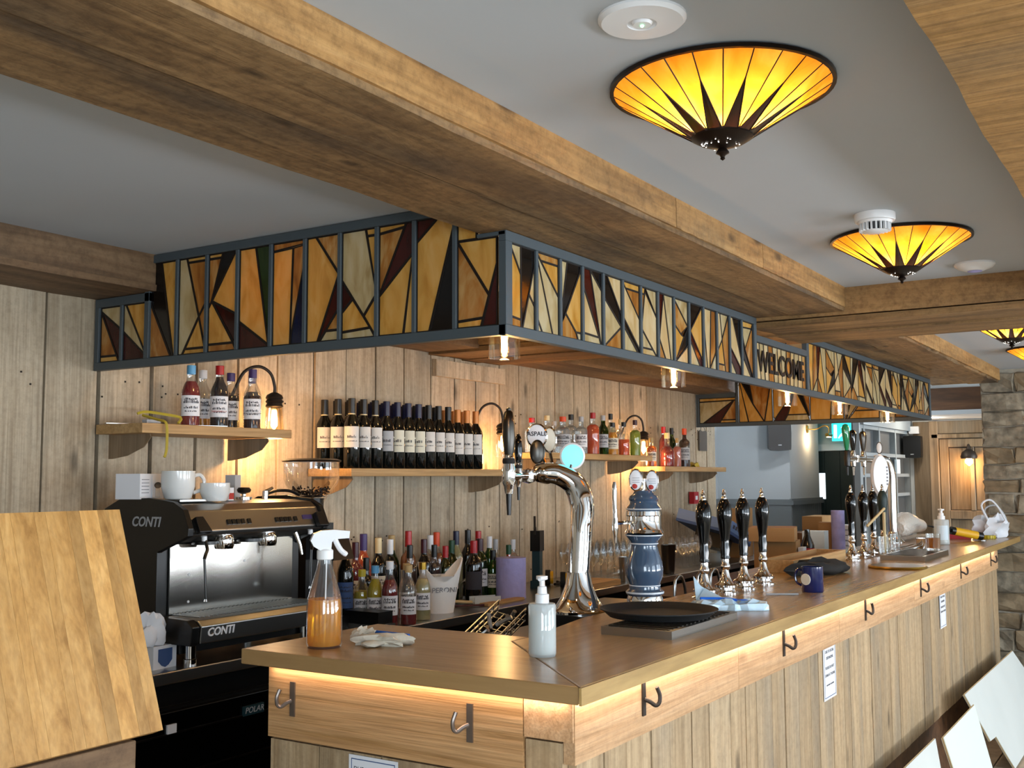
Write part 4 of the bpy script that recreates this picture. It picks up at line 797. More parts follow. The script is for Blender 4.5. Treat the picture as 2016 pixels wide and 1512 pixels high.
text('CONTI', .045, 'label_grey', cm, icm @ frame_m((MX0-.0008, 1.86, 1.388), (0, -1, 0), (0, 0, 1)), depth=.0006, bold=.001, shear=.25)
text('CONTI', .036, 'cap_white', cm, icm @ frame_m((.515, 1.6155, 1.038), (1, 0, 0), (0, .06, 1)), depth=.001, bold=.001, shear=.25)
# things on and around the machine
ZM = 1.454
def boxthing(name, label, cat, x, y, z, w_, d, h, mat, rz=0.0, parts=(), group=None, lid=None):
    t = thing(name, label, cat, (x, y, z), rz, group)
    bm = NB(); box(bm, -w_/2, w_/2, -d/2, d/2, 0, h); obj('carton', bm, mat, t, bevel=.0015, seg=1)
    for nm, b6, m_ in parts: bm = NB(); box(bm, *b6); obj(nm, bm, m_, t)
    return t
t = boxthing('pitcher_box', 'white milk pitcher carton standing on the coffee machine', 'carton', 0.4504, 1.95, 1.463, .15, .09, .085, 'paper', .35, [('printed_panel', (-.0, .074, -.0458, -.045, .004, .08), 'cap_white'), ('picture', (.02, .05, -.0464, -.0458, .006, .045), 'steel')])
b = NB()
for i in range(5): box(b, -.065, -.02, -.0462, -.0455, .02+i*.011, .0225+i*.011)
obj('small_print', b, 'ink_grey', t)
b = NB(); lathe(b, [(.0, .0), (.021, .001), (.024, .0)], 14, Matrix.Translation((.035, -.0466, .046)) @ Matrix.Rotation(PI/2, 4, 'X') @ Matrix.Diagonal((1, .45, 1, 1))); obj('pitcher_mouth', b, 'black_plastic', t)
def mug(name, label, x, y, z, r, h, mat, handle=True, ha=0.0, inner=None, group=None):
    t = thing(name, label, 'mug', (x, y, z), ha, group)
    b = NB(); lathe(b, [(0, 0), (r*.72, 0), (r*.8, .004), (r, h*.45), (r, h), (r*.93, h), (r*.93, h*.4), (r*.7, .008), (0, .008)] if mat != 'navy' else [(0, 0), (r*.96, 0), (r, .003), (r, h), (r*.94, h), (r*.94, .008), (0, .008)], 26); obj('cup', b, mat, t, smooth=True)
    if handle:
        b = NB(); tube(b, smoothpath([(r*.95, 0, h*.82), (r*1.35, 0, h*.86), (r*1.62, 0, h*.65), (r*1.5, 0, h*.35), (r*.93, 0, h*.22)], 5), r*.12, 8); obj('handle', b, inner or mat, t, smooth=True)
    return t
mug('latte_mug', 'tall white mug standing on the coffee machine', 0.5107, 1.83, ZM+.008, .056, .095, 'cream_ceramic', True, -.35)
mug('cappuccino_cup', 'low wide white cup standing on the coffee machine', 0.5949+.02, 1.765, ZM, .05, .062, 'cream_ceramic', False)
bm = NB(); box(bm, .46, .62, 1.76, 1.88, 1.4545, 1.461); tag(obj('cup_tray', bm, 'steel', bevel=.002), 'flat steel tray under the tall white mug', 'tray')
boxthing('tall_carton', 'tall narrow pale grey carton on the coffee machine', 'carton', 0.8504, 1.93, ZM, .042, .04, .09, 'label_grey', .3)
t = boxthing('red_packet', 'small red and white packet beside the white cup', 'packet', 0.7053, 1.80, ZM, .03, .03, .045, 'paper', .2, [('red_print', (-.014, .014, -.0158, -.015, .004, .026), 'ink_red')])
t = thing('tamper', 'black and steel coffee tamper on the machine top', 'tamper', (0.8198, 1.84, ZM))
b = NB(); lathe(b, [(0, 0), (.028, 0), (.028, .01), (.008, .014), (.008, .02)], 16); obj('base', b, 'chrome', t, smooth=True)
b = NB(); lathe(b, [(.008, .0205), (.022, .026), (.026, .036), (.02, .044), (0, .046)], 16); obj('handle', b, 'black_plastic', t, smooth=True)
t = thing('portafilter', 'chrome portafilter with long dark handle on the machine', 'portafilter', (0.9460, 1.86, ZM))
b = NB(); lathe(b, [(0, 0), (.012, 0), (.012, .03), (0, .03)], 12); tube(b, [(0, 0, .026), (.028, -.01, .042)], [.008, .005], 8); obj('spout', b, 'chrome', t, smooth=True)
b = NB(); tube(b, smoothpath([(.01, .0, .02), (.06, .0, .03), (.14, .01, .028), (.20, .02, .012)], 5), .006, 8); obj('handle', b, 'black_plastic', t, smooth=True)
# grinder
gx, gy = 1.2601, 1.93
g = thing('coffee_grinder', 'black coffee grinder with clear bean hopper', 'grinder', (gx+.03, gy, ZB))
bm = NB(); box(bm, -.09, .09, -.11, .12, 0, .05); box(bm, -.08, .08, -.03, .11, .05, .42); obj('body', bm, 'black_plastic', g, bevel=.008)
bm = NB(); side_prism(bm, [(-.16, .28), (-.13, .36), (-.02, .40), (-.02, .28)], -.06, .06); obj('doser', bm, 'black_plastic', g, bevel=.005)
bm = NB(); lathe(bm, [(.05, .0), (.07, .03), (.104, .075), (.112, .10), (.112, .165)], 26, Matrix.Translation((-.02, 0, .50))); obj('hopper', bm, 'glass', g, smooth=True)
bm = NB(); lathe(bm, [(.04, -.085), (.05, 0), (.048, -.08)], 20, Matrix.Translation((-.02, 0, .50))); lathe(bm, [(0, .02), (.05, .02), (.05, -.09), (0, -.09)], 18, Matrix.Translation((-.02, 0, .50))); obj('throat', bm, 'black_plastic', g, smooth=True)
bm = NB(); lathe(bm, [(0, .166), (.118, .166), (.12, .172), (.10, .178), (0, .182)], 26, Matrix.Translation((-.02, 0, .50))); obj('lid', bm, 'bronze', g, smooth=True)
bm = NB()
for i in range(160):
    a = random.uniform(0, 2*PI); r = .08*math.sqrt(random.random()); z = .028+.55*max(0, r-.045)+random.uniform(0, .022)
    lathe(bm, [(0, -.004), (.0055, 0), (0, .004)], 6, Matrix.Translation((-.02+r*math.cos(a), r*math.sin(a), .50+z)) @ Matrix.Rotation(random.uniform(0, 3), 4, 'X'))
lathe(bm, [(.0, .022), (.062, .028), (.0, .034)], 14, Matrix.Translation((-.02, 0, .50)))
o = obj('coffee_beans', bm, 'bean', g, smooth=True); o['kind'] = 'stuff'
# carton and folded cloth below the machine at the left
t = boxthing('blue_crest_carton', 'small white carton with blue crest beside the machine foot', 'carton', 0.3946-.02, 1.7476+.0, ZB, .10, .06, .072, 'paper', .1)
bm = NB(); prism(bm, [(-.03, .062), (.03, .062), (.03, .025), (.015, .01), (0, .004), (-.015, .01), (-.03, .025)], .001, frame_m((.0, -.031, 0), (1, 0, 0), (0, 0, 1))); obj('crest', bm, 'ink_blue', t)
def crumple(name, label, cat, loc, sx, sy, sz, mat, seed=1, rz=0.0, n=3, amp=.35, group=None, shear=0.0):
    rnd = random.Random(seed); t = thing(name, label, cat, loc, rz, group)
    bm = NB(); bmesh.ops.create_icosphere(bm, subdivisions=n, radius=1.0)
    ph = [(rnd.uniform(2, 5), rnd.uniform(2, 5), rnd.uniform(0, 6)) for _ in range(5)]
    for v in bm.verts:
        c = v.co.copy(); k = 1+sum(math.sin(a*c.x*1.7+b*c.y*1.7+p_+c.z*2)*amp/5 for a, b, p_ in ph)*1.6
        v.co = Vector((c.x*sx*k+shear*c.z*sz, c.y*sy*k, max(0, (c.z*k+.75))*sz))
    obj('fold', bm, mat, t, smooth=True); return t
crumple('tea_towel', 'crumpled white tea towel beside the raised oak flap', 'towel', (0.3946-.055, 1.7476-.01, ZB+.0725), .045, .03, .055, 'paper', 4)
# ================================================================ BOTTLES
PROF = {'wine': [(0, 0), (.96, .003), (1, .012), (1, .60), (.93, .65), (.7, .71), (.46, .76), (.40, .80), (.38, .985), (.40, 1.0)],
        'sauce': [(0, 0), (.96, .003), (1, .012), (1, .52), (.94, .60), (.75, .68), (.52, .75), (.42, .80), (.40, .985), (.42, 1.0)],
        'spirit': [(0, 0), (.96, .003), (1, .012), (1, .60), (.95, .66), (.7, .70), (.42, .73), (.36, .78), (.36, .985), (.38, 1.0)],
        'slope': [(0, 0), (.96, .003), (1, .012), (1, .45), (.8, .62), (.55, .74), (.42, .82), (.38, .985), (.40, 1.0)],
        'squat': [(0, 0), (.9, .003), (1, .03), (1, .42), (.9, .50), (.55, .58), (.36, .64), (.33, .97), (.36, 1.0)]}
BC = {}
def prof_at(pr, f):
    for (r0, z0), (r1, z1) in zip(pr, pr[1:]):
        if z0 <= f <= z1 and z1 > z0: return r0+(r1-r0)*(f-z0)/(z1-z0)
    return pr[-1][0]
def bottle(name, label, loc, h, r, kind, glass, cap, caph=.12, lab=None, labz=(.14, .48), liquid=None, fill=.8, group=None, band=None, marks=True, labarc=1.15, lab2=None):
    t = thing(name, label, 'bottle', loc, facing(loc[0], loc[1]), group)
    pr = PROF[kind]; hb = round(h, 2); key = (kind, hb, round(r, 3)); n = 16
    def part(nm, sub, make, mat, smooth=True):
        k = key+(nm, sub, mat)
        if k not in BC: bm = NB(); make(bm); BC[k] = mesh(nm, bm, mat, smooth)
        return put(nm, BC[k], t)
    part('glass_body', 0, lambda bm: lathe(bm, [(a*r, z*hb*(1-.0)) for a, z in pr]+[(0, hb)], n), glass)
    if liquid:
        lp = [(a*r*.93, max(z, .01)*hb) for a, z in pr if z < fill]; lp += [(prof_at(pr, fill)*r*.93, fill*hb), (0, fill*hb)]
        part('liquid', fill, lambda bm: lathe(bm, lp, n), liquid)
    if cap:
        rc = r*pr[-1][0]*1.12; c0 = 1-caph
        part('cap', caph, lambda bm: lathe(bm, [(rc*.98, c0*hb), (rc, c0*hb), (rc, hb*1.004), (rc*.9, hb*1.008), (0, hb*1.008)], 14), cap)
    if band:
        rb = r*.44; part('neck_band', band, lambda bm: lathe(bm, [(rb, hb*(1-caph-.035)), (rb, hb*(1-caph)+.001)], 14), band)
    if lab:
        z0, z1 = labz[0]*hb, labz[1]*hb; rl = r*1.012
        l_ = part('label', (labz, labarc), lambda bm: lathe(bm, [(rl, z0), (rl, z1)], 12, None, -labarc, labarc), lab)
        if marks:
            k = key+('mk', labz, marks)
            if k not in BC:
                bm = NB(); rr = r*1.02
                dz = z1-z0
                if marks == 'wine':
                    rows = [(z0+dz*.45, .010, .5), (z0+dz*.28, .003, .6)]
                else: rows = [(z0+dz*.78, .006, .7), (z0+dz*.62, .010, .8), (z0+dz*.36, .007, .75), (z0+dz*.2, .004, .6)]
                for zz, hh, ww in rows:
                    a = -ww
                    while a < ww:
                        s = random.uniform(.05, .14); lathe(bm, [(rr, zz), (rr, zz+hh*random.uniform(.6, 1.4))], 1, None, a, a+s); a += s+random.uniform(.03, .09)
                BC[k] = mesh('print', bm, 'ink')
            o_ = put('print', BC[k], l_)
    return t
ORD = ['first', 'second', 'third', 'fourth', 'fifth', 'sixth', 'seventh', 'eighth', 'ninth', 'tenth', 'eleventh', 'twelfth', 'thirteenth']
# --- wine shelf
fx = [1.5091, 1.6011, 1.6756, 1.7592, 1.8417, 1.9155, 1.9911, 2.0845, 2.1565, 2.2260, 2.3057, 2.4138, 2.4939]
fx = [max(fx[0], 1.575)]+fx[1:]
for i in range(1, len(fx)): fx[i] = max(fx[i], fx[i-1]+.079)
WT = [('black-capped wine bottle with gold neck band', 'cap_black', 'gold_band', 'wine_label', .305, (.30, .60))]*3+[('navy-capped wine bottle with grey label', 'cap_navy', None, 'label_grey', .30, (.26, .56))]+[('navy-capped wine bottle with cream label', 'cap_navy', None, 'wine_label_cream', .302, (.25, .58))]*3+[('black-capped wine bottle with kangaroo-like sketch label', 'cap_black', None, 'wine_label', .298, (.27, .58))]*3+[('copper-capped wine bottle with pale label', 'cap_copper', None, 'wine_label', .288, (.25, .60))]*3
for i, x in enumerate(fx):
    d, cap, band, lb_, h, lz = WT[i]
    for j, y in enumerate((1.985, 2.063, 2.141)):
        bottle('wine_bottle', '%s, %s row, %s from the left' % (d.replace('kangaroo-like ', ''), ('front', 'middle', 'rear')[j], ORD[i]), (x, y, Z2), h, .0365, 'wine', 'wine_glass_dark', cap, .21, lb_, lz, None, .8, 'wine bottles on the middle shelf', band, 'wine', 1.0)
# --- syrup bottles on the short shelf
SY = [('syrup bottle with sky-blue cap and dark red syrup, front left', (0.7043, 2.0000, 1.9428), 'clear_bottle', 'cap_blue', 'liq_red', .74), ('syrup bottle with white cap and amber syrup, behind the blue cap', (0.8480, 2.1000, 1.9454), 'clear_bottle', 'cap_white', 'liq_amber', .5), ('syrup bottle with red collar and black syrup, front middle', (0.8403, 2.0000, 1.9505), 'clear_bottle', 'cap_red', 'liq_dark', .82), ('syrup bottle with purple cap, behind the red-collared one', (0.9893, 2.1000, 1.9449), 'clear_bottle', 'cap_purple', 'liq_dark', .6), ('half-empty syrup bottle with violet collar beside the wall lamp', (1.0085, 2.0000, 1.9548), 'clear_bottle', 'cap_purple', 'liq_rum', .55), ('syrup bottle with violet cap hidden behind the half-empty one', (1.1027, 2.1000, 1.9458), 'clear_bottle', 'cap_purple', 'liq_dark', .7)]
for i, (lab, p, gl, cap, lq, fl_) in enumerate(SY):
    t = bottle('syrup_bottle', lab, (p[0], p[1], Z1), p[2]-Z1, .0345, 'sauce', gl, cap, .14, 'paper', (.16, .5), lq, fl_, 'syrup bottles on the short shelf')
    if i in (2, 4):
        hb = round(p[2]-Z1, 2); text(('SARSAPARILLA', '', 'BLACKCURRANT')[i-2] if i == 2 else 'BLACKCURRANT', .0085, 'ink_red' if i == 2 else 'ink', t, frame_m((.0358, 0, hb*.25), (0, 1, 0), (0, 0, 1)), depth=.0003)
# --- spirits on the two far shelves
S3 = [('gin bottle with coral stopper behind the cider badge', (3.1269, 2.0200, 1.8614), .040, 'spirit', 'clear_bottle', 'cap_red', None, 'liq_clear', .9), ('clear gin bottle with yellow stopper', (3.2934, 2.0200, 1.8804), .038, 'spirit', 'clear_bottle', 'gold_band', None, 'liq_clear', .6), ('small clear bottle with grey cap', (3.5108, 2.1000, 1.8602), .033, 'spirit', 'clear_bottle', 'label_grey', None, 'liq_clear', .5), ('broad clear gin bottle with pink collar', (3.4386, 2.0000, 1.8746), .046, 'spirit', 'clear_bottle', 'cap_orange', 'label_grey', 'liq_clear', .85), ('clear gin bottle with dark stopper at the back', (3.7311, 2.1100, 1.9098), .038, 'spirit', 'clear_bottle', 'cap_black', None, 'liq_clear', .9), ('gin bottle with white patterned label', (3.6583, 2.0000, 1.8844), .038, 'spirit', 'clear_bottle', 'label_grey', 'paper', 'liq_clear', .9),
      ('orange gin bottle with tall red cap', (3.8063, 2.0000, 1.9219), .040, 'spirit', 'clear_bottle', 'cap_red', None, 'liq_orange', .72), ('dark green gin bottle with silver cap', (3.9387, 2.0000, 1.9094), .034, 'wine', 'green_glass', 'label_grey', 'label_grey', 'liq_dark', .85), ('dark-capped spirit bottle behind the amber flask', (4.2752, 2.1200, 1.9390), .034, 'spirit', 'clear_bottle', 'cap_black', None, 'liq_pale', .8), ('amber gin flask with black stopper', (4.0485, 1.9900, 1.8727), .037, 'slope', 'clear_bottle', 'cap_black', 'label_cream', 'liq_amber', .7), ('tall clear bottle behind the red gin', (4.4133, 2.1200, 1.9085), .032, 'spirit', 'clear_bottle', 'gold_band', None, 'liq_clear', .6), ('pink gin flask two-thirds empty with red liquid', (4.2244, 2.0000, 1.8737), .037, 'slope', 'clear_bottle', 'cap_black', None, 'liq_orange', .48), ('yellow-green liqueur bottle beside the wall lamp', (4.3875, 2.0000, 1.8936), .036, 'spirit', 'clear_bottle', 'cap_maroon', None, 'liq_green', .72)]
for lab, p, r, kd, gl, cap, lb_, lq, fl_ in S3: bottle('gin_bottle', lab, (p[0], p[1], Z3), p[2]-Z3, r, kd, gl, cap, .13, lb_, (.18, .52), lq, fl_, 'spirit bottles on the third shelf')
S4 = [('small whisky bottle below the wall lamp', (4.6320, 2.0000, 1.7911), .036, 'spirit', 'clear_bottle', 'cork', 'label_cream', 'liq_whisky', .7), ('tall red bottle with red wax cap', (5.0072, 2.0800, 1.8825), .035, 'wine', 'clear_bottle', 'cap_red', None, 'liq_red', .8), ('round red liqueur bottle with gold neck', (4.8661, 1.9900, 1.8325), .05, 'squat', 'clear_bottle', 'gold_band', None, 'liq_red', .6), ('dark bottle with black pourer stopper', (5.2362, 2.1200, 1.8848), .032, 'wine', 'green_glass', 'cap_black', None, 'liq_dark', .8), ('pink-brown spirit bottle between red and rum bottles', (5.0592, 2.0000, 1.7961), .028, 'spirit', 'clear_bottle', 'cork', None, 'liq_pink', .7), ('dark spiced rum bottle with orange cap', (5.1640, 1.9900, 1.8676), .040, 'spirit', 'clear_bottle', 'cap_orange', 'label_grey', 'liq_rum', .92)]
for lab, p, r, kd, gl, cap, lb_, lq, fl_ in S4: bottle('spirit_bottle', lab, (p[0], p[1], Z4), p[2]-Z4, r, kd, gl, cap, .16, lb_, (.18, .5), lq, fl_, 'spirit bottles on the far shelf')
# --- bottles on the steel back counter
BB = [('dark bottle with royal blue cap behind the spray bottle', (1.4378, 1.9000, 1.2761), .034, 'wine', 'wine_glass_dark', 'cap_royal', 'ink_blue', None, .8), ('dark red aperitif bottle with red-black cap', (1.6477, 2.0200, 1.2513), .036, 'spirit', 'clear_bottle', 'cap_maroon', 'label_cream', 'liq_red', .8), ('bright orange aperitif bottle with purple cap', (1.7627, 2.0600, 1.2800), .038, 'wine', 'clear_bottle', 'cap_purple', None, 'liq_orange', .95), ('dark liqueur bottle with yellow collar', (1.6011, 1.9200, 1.1922), .033, 'spirit', 'wine_glass_dark', 'cap_black', 'cap_yellow', None, .8), ('dark red bottle with pale gold neck foil', (1.8235, 2.0400, 1.2641), .035, 'wine', 'wine_glass_dark', 'gold_band', 'label_cream', None, .8), ('black bottle with bright silver neck', (1.8871, 2.0300, 1.2498), .034, 'wine', 'wine_glass_dark', 'cap_white', None, None, .8), ('brown-green bottle with olive cap', (2.0403, 2.0900, 1.2593), .036, 'wine', 'green_glass', 'cork', None, 'liq_dark', .8), ('whisky bottle with tall red cap', (2.0596, 2.0600, 1.2804), .038, 'spirit', 'clear_bottle', 'cap_red', 'label_cream', 'liq_whisky', .75), ('bottle with ribbed black cap behind the white bucket', (1.9931, 1.9900, 1.2200), .034, 'spirit', 'clear_bottle', 'cap_black', None, 'liq_rum', .7), ('bottle with plum-coloured foil cap', (2.0935, 2.0200, 1.2396), .034, 'wine', 'wine_glass_dark', 'cap_maroon', None, None, .8), ('clear brown bottle with white cap', (2.2692, 2.0800, 1.2462), .037, 'spirit', 'clear_bottle', 'cap_white', None, 'liq_whisky', .6), ('short bottle with black ribbed cap', (2.1946, 2.0000, 1.2062), .034, 'spirit', 'clear_bottle', 'cap_black', None, 'liq_rum', .7), ('tall bottle with orange-red cap', (2.3653, 2.0800, 1.2615), .036, 'wine', 'clear_bottle', 'cap_orange', None, 'liq_whisky', .7), ('bottle with plain red cap behind the ice bucket', (2.2851, 2.0000, 1.1963), .033, 'wine', 'green_glass', 'cap_red', None, 'liq_red', .8), ('bottle with slate blue cap', (2.4909, 2.0800, 1.2635), .035, 'wine', 'clear_bottle', 'cap_navy', None, 'liq_pale', .8), ('green bottle with green foil neck', (2.4412, 2.0200, 1.2220), .035, 'wine', 'green_glass', 'cap_green', 'paper', 'liq_dark', .85), ('tall black bottle with long black neck', (2.6039, 2.0900, 1.2557), .036, 'wine', 'wine_glass_dark', 'cap_black', None, None, .8), ('black vermouth bottle with red cap and red lettering', (2.4216, 1.9300, 1.2180), .041, 'wine', 'wine_glass_dark', 'cap_red', 'ink', None, .8), ('bottle with bright red cap at the back', (2.7207, 2.1000, 1.2530), .036, 'wine', 'wine_glass_dark', 'cap_red', None, None, .8), ('green vermouth bottle with round white label', (2.5897, 1.9800, 1.2231), .041, 'wine', 'green_glass', 'cap_maroon', 'paper', 'liq_dark', .85), ('green bottle with white cap', (2.7815, 2.0800, 1.2190), .034, 'wine', 'green_glass', 'cap_white', None, 'liq_green', .8), ('clear green-white wine bottle with cream label', (2.6257, 1.9300, 1.1615), .034, 'wine', 'green_glass', 'cap_black', 'label_cream', 'liq_yellow', .7), ('clear flip-top bottle left of the paper roll', (2.8895, 2.0900, 1.1973), .034, 'spirit', 'clear_bottle', 'label_grey', None, 'liq_clear', .6), ('orange squash bottle behind the paper roll', (2.9025, 2.0500, 1.1655), .034, 'spirit', 'clear_bottle', 'cap_green', None, 'liq_orange', .8), ('clear flip-top bottle with pale stopper', (3.0523, 2.1000, 1.1860), .034, 'spirit', 'clear_bottle', 'cap_white', None, 'liq_pink', .6)]
FIX = [(2.6302, 1.7946+.05, .08), (1.9140+.06, 1.7552+.05, .10), (2.1467, 2.1111+.03, .085), (1.30, 1.93, .11), (2.4696, 1.9817+.02, .046)]
def relax(P_, R_, fixed, ylim=(1.70, 2.145), it=400):
    P_ = [list(p) for p in P_]
    for _ in range(it):
        for i in range(len(P_)):
            for j in list(range(i))+[-1-k for k in range(len(fixed))]:
                ox, oy, orr = (P_[j][0], P_[j][1], R_[j]) if j >= 0 else fixed[-1-j]
                dx, dy = P_[i][0]-ox, P_[i][1]-oy; d = math.hypot(dx, dy) or 1e-4; need = R_[i]+orr+.004
                if d < need:
                    k = (need-d)/d*(.5 if j >= 0 else 1.0); P_[i][0] += dx*k; P_[i][1] += dy*k
                    if j >= 0: P_[j][0] -= dx*k; P_[j][1] -= dy*k
            P_[i][1] = min(max(P_[i][1], ylim[0]), ylim[1])
    return P_
RB = relax([(e[1][0], e[1][1]) for e in BB], [e[2] for e in BB], FIX)
for (lab, p0, r, kd, gl, cap, lb_, lq, fl_), q_ in zip(BB, RB):
    p = (q_[0], q_[1], p0[2])
    t = bottle('bar_bottle', lab, (p[0], p[1], ZB), p[2]-ZB, r, kd, gl, cap, .2, lb_, (.2, .5), lq, fl_, 'bottles on the steel back counter')
FB = [('cordial bottle with olive cap and yellow-green cordial', (1.5060, 1.8619, 0.9300), 1120, 'cap_yellow', 'liq_yellow', .6, (1.5247, 1.8800, 1.1523)), ('cordial bottle with sky-blue cap and yellow cordial', (1.4980, 1.7848, 0.9300), 0, 'cap_blue', 'liq_yellow', .78, (1.4447, 1.7400, 1.1721)), ('cordial bottle with clear neck and crimson cordial', (1.5051, 1.7136, 0.9300), 0, 'cap_white', 'liq_red', .72, (1.5174, 1.7200, 1.1882)), ('nearly empty cordial bottle with red dregs', (1.5923, 1.6852, 0.9300), 0, 'cork', 'liq_red', .2, (1.6355, 1.7200, 1.1676)), ('empty cordial bottle with cork behind the red dregs', (1.7545, 1.8226, 0.9300), 0, 'cork', 'liq_pink', .3, (1.7518, 1.8300, 1.1596)), ('pale lemon cordial bottle with green-gold cap', (1.7368, 1.7215, 0.9300), 0, 'brass', 'liq_pale', .72, (1.7732, 1.7500, 1.1720))]
for lab, p, _, cap, lq, fl_, q in FB: bottle('cordial_bottle', lab, (p[0], p[1], ZB), max(.2, q[2]-ZB), .0345, 'sauce', 'clear_bottle', cap, .12, 'paper', (.18, .48), lq, fl_, 'cordial bottles at the counter edge')
# --- ice buckets
def bucket(label, loc, rz, h, r, writing):
    t = thing('ice_bucket', label, 'ice bucket', loc, rz, 'white plastic ice buckets')
    bm = NB(); n = 36; rings = []
    for z, f in ((0, .62), (.25, .70), (.5, .80), (.7, .88), (1, 1)):
        rings.append([])
        for k in range(n):
            a = 2*PI*k/n; top = h*(.80+.20*math.cos(2*a)+.03*math.cos(a)) if z > .7 else h*.7
            zz = h*z if z <= .7 else top
            zz = h*z*.72/.7*.97 if z <= .7 else top
            rings[-1].append((a, zz, r*(.62+.42*min(1, zz/h))))
    V = [[bm.verts.new((q*math.cos(a)*1.12, q*math.sin(a)*.9, z)) for a, z, q in rg] for rg in rings]
    I = [[bm.verts.new(((q-.004)*math.cos(a)*1.12, (q-.004)*math.sin(a)*.9, max(z, .004))) for a, z, q in rg] for rg in rings]
    for S in (V, I):
        for A, B in zip(S, S[1:]):
            for k in range(n): bm.faces.new((A[k], A[(k+1) % n], B[(k+1) % n], B[k]))
    for k in range(n): bm.faces.new((V[-1][k], V[-1][(k+1) % n], I[-1][(k+1) % n], I[-1][k]))
    bm.faces.new(V[0][::-1]); bm.faces.new(I[0])
    obj('bucket', bm, 'matt_white', t, smooth=True)
    if writing: text(writing, .034, 'ink_grey', t, frame_m((0, -r*.9*.80, h*.44), (1, 0, 0), (0, -.33, 1)), depth=.001)
    return t
p = (1.9140, 1.7552, 0.9300); bucket('white plastic ice bucket lettered PERONI with scooped rim', (p[0]+.06, p[1]+.05, ZB), -.62, .235, .09, 'PERONI')
p = (2.1467, 2.1111, 0.9300); bucket('plain white ice bucket behind the cordial bottles', (p[0], p[1]+.03, ZB), .3, .20, .075, None)
# ================================================================ THINGS ON THE BACK COUNTER
p = (2.6302, 1.7946, 0.9300); 
t = thing('paper_roll', 'lilac paper towel roll standing on the back counter', 'paper roll', (p[0], p[1]+.05, ZB))
b = NB(); lathe(b, [(.018, 0), (.075, 0), (.075, .20), (.018, .20), (.018, 0)], 32); obj('roll', b, 'lilac', t, smooth=True)
b = NB(); lathe(b, [(.018, .002), (.018, .199), (.015, .199), (.015, .002)], 16); obj('core', b, 'cardboard', t, smooth=True)
p = (3.1099, 1.9800, 1.0051)
t = thing('cordless_tool', 'dark teal cordless power tool standing on its end', 'power tool', (p[0], 1.98, ZB), .2)
b = NB(); box(b, -.032, .032, -.03, .03, 0, .04); box(b, -.024, .024, -.022, .022, .04, .20); obj('battery_grip', b, 'teal_tool', t, bevel=.008)
b = NB(); box(b, -.036, .034, -.028, .028, .20, .31); obj('motor_housing', b, 'black_plastic', t, bevel=.012)
b = NB(); box(b, -.042, -.026, -.006, .006, .29, .33); box(b, -.046, -.03, -.004, .004, .32, .39); obj('blade_clamp', b, 'dark_steel', t, bevel=.002)
for i, (lab, p, r) in enumerate((('black and yellow ratchet strap reel behind chrome font', (3.2752, 2.0, 0), .035), ('black and yellow tape reel beside the chrome font', (3.2004, 1.86, 0), .035))):
    t = thing('tape_reel', lab, 'reel', (p[0], p[1], ZB), .5, 'black and yellow reels')
    b = NB(); lathe(b, [(0, -.02), (r, -.02), (r, .02), (0, .02)], 18, Matrix.Translation((0, 0, r+.008)) @ Matrix.Rotation(PI/2, 4, 'X')); obj('drum', b, 'yellow', t, smooth=True)
    b = NB(); lathe(b, [(r*1.2, -.014), (r*1.22, .0), (r*1.2, .014), (r*1.02, .014), (r*1.02, -.014), (r*1.2, -.014)], 18, Matrix.Translation((0, .01, r*1.22)) @ Matrix.Rotation(PI/2, 4, 'X')); obj('rim', b, 'black_rubber', t, smooth=True)
    b = NB(); tube(b, smoothpath([(-.06, -.03, .01), (-.02, -.05, .01), (.03, -.055, .01), (.07, -.04, .012)], 4), .008, 6); obj('strap', b, 'black_rubber', t, smooth=True)
def wglass(name, label, x, y, z, h=.2, r=.038, group=None, down=False):
    t = thing(name, label, 'glass', (x, y, z), 0, group)
    k = ('wg', h, r, down)
    if k not in BC:
        pr = [(0, .002), (r*.85, .001), (r*.85, .003), (.005, .008), (.0035, h*.42), (r*.55, h*.5), (r, h*.68), (r*.98, h*.82), (r*.78, h)] if not down else [(r*.85, .0), (r, h*.25), (r*.9, h*.4), (r*.5, h*.5), (.004, h*.56), (.004, h*.97), (r*.85, h)]
        b = NB(); lathe(b, pr, 16); BC[k] = mesh('bowl', b, 'glass', True)
    put('bowl', BC[k], t); return t
k = 0
for i in range(9):
    for j in range(3):
        x, y = 3.5326+i*.088, 1.86+j*.09
        wglass('wine_glass', 'upright wine glass in the rows behind the chrome font, %s column, %s row' % (ORD[i], ('front', 'middle', 'back')[j]), x, y, ZB, .215, .037, 'wine glasses on the back counter')
for i in range(5):
    for j in range(2):
        x, y = 4.6602+i*.1, 1.80+j*.1
        wglass('gin_glass', 'round gin glass right of the blue font, %s column, %s row' % (ORD[i], ('front', 'back')[j]), x, y, ZB, .20, .045, 'gin glasses on the back counter')
p = (2.4696, 1.9817, 0.9300); wglass('upturned_glass', 'upturned wine glass beside the white ice bucket', p[0], p[1]+.02, ZB, .19, .045, None, True)
p = (3.6335, 1.7840, 0.9300); wglass('upturned_glass', 'upturned wine glass left of the blue font', p[0], p[1], ZB, .18, .045, None, True)
p = (3.6569, 1.4455, 0.9300)
t = thing('cocktail_shaker', 'tall steel cocktail tin standing right of the blue font', 'cocktail tin', (4.2576, 1.72, ZB))
b = NB(); lathe(b, [(0, 0), (.034, 0), (.038, .02), (.047, .175), (.049, .178), (.046, .178), (.034, .01), (0, .01)], 22); obj('tin', b, 'dark_steel', t, smooth=True)
t = thing('cocktail_shaker', 'short steel cocktail tin left of the blue font', 'cocktail tin', (3.6847, 1.73, ZB))
b = NB(); lathe(b, [(0, 0), (.034, 0), (.036, .02), (.042, .14), (.04, .14), (.032, .01), (0, .01)], 22); obj('tin', b, 'steel', t, smooth=True)
